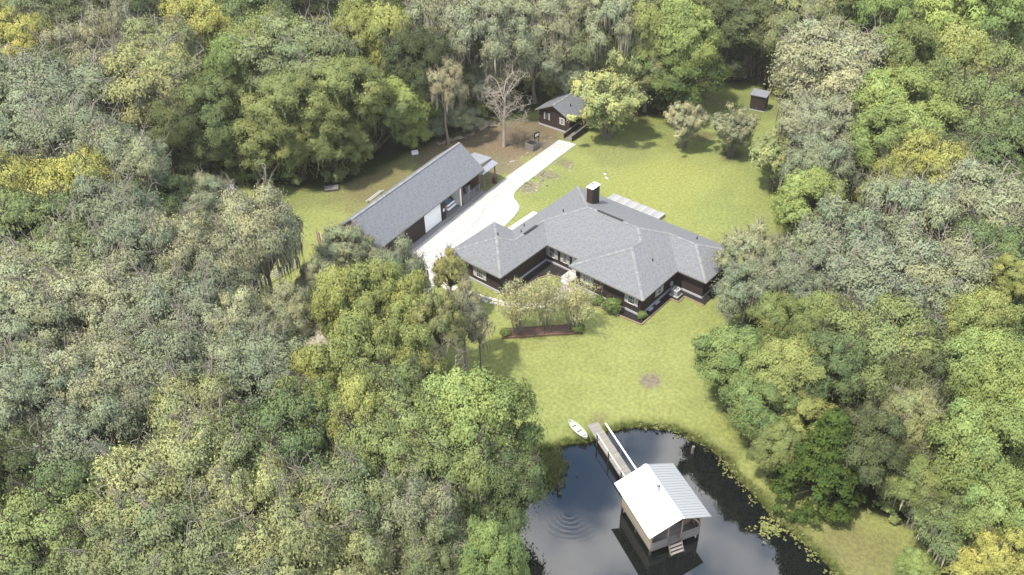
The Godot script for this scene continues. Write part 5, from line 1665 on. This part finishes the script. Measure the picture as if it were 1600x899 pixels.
	grow("green", 28.5, -58.1, 3.2, 11.0, "green tree between lime trees and dark right wood")
	grow("green", 33.3, -60.0, 4.9, 12.0, "grey green shaded tree in the right wood")
	grow("dark", 34.1, -55.6, 3.1, 11.0, "dark green tree with a bare white fork beside it")
	grow("bright", 21.7, -56.4, 3.0, 8.0, "green tree on pond bank side of round lawn tree")
	grow("lime", 25.9, -55.3, 3.0, 7.0, "lime tree leaning above the dark evergreen")
	grow("lime", 22.7, -52.9, 2.1, 6.0, "low lime tree at the right pond bank")
	grow("cedar", 25.9, -50.0, 3.7, 11.0, "dark green cone shaped evergreen on right pond bank")
	grow("dark", 28.9, -50.4, 3.0, 9.5, "shaded dark tree right of the evergreen")
	grow("olive", 33.0, -51.2, 2.6, 11.0, "dull olive tree above the tree with hanging moss tufts")
	grow("bright", 40.5, -56.2, 4.1, 13.0, "broad fresh green tree at right edge, upper of three")
	grow("limemoss", 33.4, -48.1, 2.8, 7.5, "lime tree with hanging moss tufts over the shaded bank")
	grow("bright", 36.5, -46.8, 3.8, 13.0, "broad fresh green tree at right edge, middle of three")
	grow("bright", 40.4, -51.0, 3.3, 13.0, "fresh green crown cut by right edge between broad trees")
	grow("green", 33.8, -42.1, 3.0, 7.5, "green tree in the bottom right wood beside shaded bank")
	grow("bright", 35.4, -40.8, 3.0, 12.0, "broad fresh green tree at right edge, lowest of three")
	grow("yellow", 34.0, -37.5, 2.3, 10.0, "golden leaved tree in bottom right corner")
	grow("bright", 30.9, -41.1, 1.7, 4.0, "low green shrub tree at the bottom edge by pond bank")
	grow("olive", -51.4, -143.8, 5.9, 17.0, "olive tree top at the top edge right of the large top yellow crown")
	grow("green", -39.8, -139.4, 6.8, 17.0, "green tree top at the top edge left of the lime vine tree")
	grow("grey", -60.4, -146.3, 7.1, 17.0, "grey green tree top cut by the top edge at left")

# ---------------------------------------------------------------- the scene
func _ready():
	var cam := Camera3D.new()
	cam.name = "camera"
	cam.fov = 35.796
	cam.near = 0.5
	cam.far = 3000.0
	cam.transform = Transform3D(Basis(Vector3(0.99948, -0.02563, 0.01965), Vector3(0.0323, 0.79326, -0.60803), Vector3(0.0, 0.60835, 0.79367)), Vector3(0, 63, 0)).orthonormalized()
	add_child(cam)
	cam.current = true
	var env := Environment.new()
	env.background_mode = Environment.BG_SKY
	env.sky = sky()
	env.background_energy_multiplier = 1.0
	env.tonemap_mode = Environment.TONE_MAPPER_LINEAR
	env.tonemap_exposure = 4.45
	env.fog_enabled = true
	env.fog_density = 0.0001
	env.fog_light_color = Color(1.0, 0.98, 0.95)
	env.sdfgi_enabled = true
	env.ssao_enabled = true
	env.ssil_enabled = true
	var we := WorldEnvironment.new()
	we.name = "world_environment"
	we.environment = env
	add_child(we)
	var sun := DirectionalLight3D.new()
	sun.name = "sun"
	sun.light_energy = 0.7
	sun.light_color = Color(1.0, 0.965, 0.9)
	sun.light_angular_distance = 2.5
	sun.shadow_enabled = true
	add_child(sun)
	sun.look_at_from_position(Vector3(-0.72, 1.75, 0.45) * 50.0, Vector3.ZERO, Vector3.UP)
	noise.seed = 3
	noise.frequency = 0.1
	noise.fractal_octaves = 4
	materials()
	ground()
	water()
	drive()
	house()
	barn()
	cottage()
	shed()
	small_white_shed()
	dock()
	boat()
	yard()
	woods()
	undergrowth()
	tufts()

func materials():
	var fine := speckle(0.09, 0.62, 1.0, 1)
	var coarse := speckle(0.02, 0.8, 1.0, 2)
	var wood := NoiseTexture2D.new()
	M.ground = grain(mat(1.25, 1.25, 1.25, 0.95, 0.15), speckle(0.07, 0.8, 1.0, 4, 6, 1024), 0.13, true, 6.0)
	M.ground.albedo_color = Color(1, 1, 1)
	M.ground.detail_enabled = true
	M.ground.detail_albedo = speckle(0.06, 0.86, 1.0, 40, 5, 1024)
	M.ground.detail_blend_mode = BaseMaterial3D.BLEND_MODE_MUL
	M.ground.detail_uv_layer = BaseMaterial3D.DETAIL_UV_2
	M.ground.uv2_triplanar = true
	M.ground.uv2_world_triplanar = true
	M.ground.uv2_scale = Vector3.ONE * 0.031
	M.water = mat(0.004, 0.005, 0.005, 0.02, 0.62)
	M.roof = mat(0.148, 0.152, 0.162, 0.9, 0.25)
	M.roof.albedo_texture = shingles()
	M.roof2 = M.roof.duplicate()
	M.roof2.albedo_color = Color(0.138, 0.146, 0.162).linear_to_srgb()
	M.ridge = mat(0.165, 0.167, 0.172, 0.9, 0.25)
	M.siding = grain(mat(0.042, 0.03, 0.027, 0.7, 0.35), fine, 0.5)
	M.core = mat(0.03, 0.023, 0.021)
	M.soffit = mat(0.05, 0.038, 0.034)
	M.fascia = mat(0.13, 0.12, 0.115)
	M.black = mat(0.012, 0.012, 0.013, 0.6)
	M.boat_white = mat(0.33, 0.34, 0.3, 0.7)
	M.trim = mat(0.4, 0.4, 0.39, 0.6)
	M.shutter = mat(0.3, 0.285, 0.28, 0.7)
	M.skirt = mat(0.26, 0.26, 0.28, 0.8)
	M.white = mat(0.72, 0.72, 0.71, 0.6)
	M.glass = mat(0.05, 0.06, 0.065, 0.06, 0.7)
	M.metal = mat(0.35, 0.36, 0.37, 0.4, 0.6)
	M.metal.metallic = 0.5
	M.concrete = grain(mat(0.36, 0.356, 0.35), coarse, 0.3)
	M.drive = []
	for k in 3:
		M.drive.append(grain(mat(0.315 + k * 0.02, 0.311 + k * 0.02, 0.302 + k * 0.018), speckle(0.03, 0.8, 1.0, 20 + k), 0.22, true))
	M.apron = grain(mat(0.25, 0.24, 0.23), fine, 0.4)
	M.floor = grain(mat(0.2, 0.195, 0.19), fine, 0.4)
	M.path = grain(mat(0.3, 0.27, 0.245), fine, 0.5)
	M.stone = [mat(0.32, 0.29, 0.26), mat(0.38, 0.345, 0.31), mat(0.27, 0.245, 0.22)]
	M.rock = [grain(mat(0.24, 0.2, 0.15), fine, 0.6), grain(mat(0.3, 0.26, 0.2), fine, 0.6), grain(mat(0.17, 0.145, 0.11), fine, 0.6)]
	M.mulch = grain(mat(0.02, 0.017, 0.017), fine, 1.2, true, 6.0)
	M.red_mulch = grain(mat(0.26, 0.15, 0.11), speckle(0.2, 0.35, 1.0, 9), 1.0, true, 8.0)
	M.timber = grain(mat(0.3, 0.22, 0.15), fine, 0.7)
	M.timber_brown = grain(mat(0.16, 0.1, 0.065), fine, 0.7)
	M.timber_grey = grain(mat(0.17, 0.15, 0.135), fine, 0.7)
	M.timber_dark = grain(mat(0.05, 0.04, 0.035), fine, 0.7)
	M.timber_moss = grain(mat(0.06, 0.06, 0.03), fine, 0.7)
	M.inner_wood = grain(mat(0.16, 0.1, 0.06), fine, 0.7)
	M.rust_board = [grain(mat(0.17, 0.075, 0.04), fine, 0.7), grain(mat(0.1, 0.055, 0.035), fine, 0.7), grain(mat(0.22, 0.1, 0.055), fine, 0.7)]
	M.rust = grain(mat(0.13, 0.05, 0.028), fine, 1.2)
	M.deck_base = mat(0.2, 0.2, 0.2)
	M.deck_board = []
	M.plank = []
	M.pale_board = []
	M.grey_board = []
	M.tan_board = []
	for k in 3:
		var f: float = [0.9, 1.0, 1.12][k]
		M.deck_board.append(grain(mat(0.3 * f, 0.3 * f, 0.305 * f), fine, 0.6))
		M.plank.append(grain(mat(0.24 * f, 0.225 * f, 0.205 * f), fine, 0.9))
		M.pale_board.append(grain(mat(0.3 * f, 0.255 * f, 0.205 * f), fine, 0.7))
		M.grey_board.append(grain(mat(0.22 * f, 0.2 * f, 0.19 * f), fine, 0.8))
		M.tan_board.append(grain(mat(0.3 * f, 0.2 * f, 0.12 * f), fine, 0.7))
	M.tan_wood = grain(mat(0.42, 0.3, 0.2), fine, 0.7)
	M.rail_white = mat(0.52, 0.5, 0.47)
	M.tin_white = mat(0.5, 0.5, 0.5, 0.45, 0.5)
	M.tin = mat(0.2, 0.212, 0.222, 0.5, 0.5)
	M.roof_metal = mat(0.14, 0.15, 0.17, 0.45, 0.5)
	M.ac_grey = mat(0.22, 0.22, 0.23, 0.5)
	M.car_white = mat(0.75, 0.75, 0.76, 0.25, 0.5)
	M.car_glass = mat(0.008, 0.008, 0.01, 0.08, 0.6)
	M.red = mat(0.4, 0.03, 0.04, 0.5)
	M.pinkish = mat(0.5, 0.2, 0.2)
	M.boat_green = grain(mat(0.5, 0.53, 0.45), fine, 1.5)
	M.bark = grain(mat(0.085, 0.07, 0.058), fine, 0.8, false, 4.0)
	M.bark_pale = grain(mat(0.26, 0.235, 0.19), fine, 0.8, false, 3.0)
	M.bark_white = grain(mat(0.4, 0.35, 0.29), fine, 0.8)
	M.moss = mat(0.27, 0.255, 0.195, 0.95, 0.1)
	M.moss_dark = mat(0.15, 0.14, 0.115, 0.95, 0.1)
	M.tuft = mat(0.14, 0.165, 0.05, 0.9, 0.2)
	M.waterplant = mat(0.13, 0.15, 0.055, 0.7, 0.3)
	M.crepe_leaf = mat(0.33, 0.31, 0.18, 0.7, 0.3)
	for k in ["moss", "crepe_leaf"]:
		M[k].backlight_enabled = true
		M[k].backlight = Color(0.4, 0.38, 0.25)
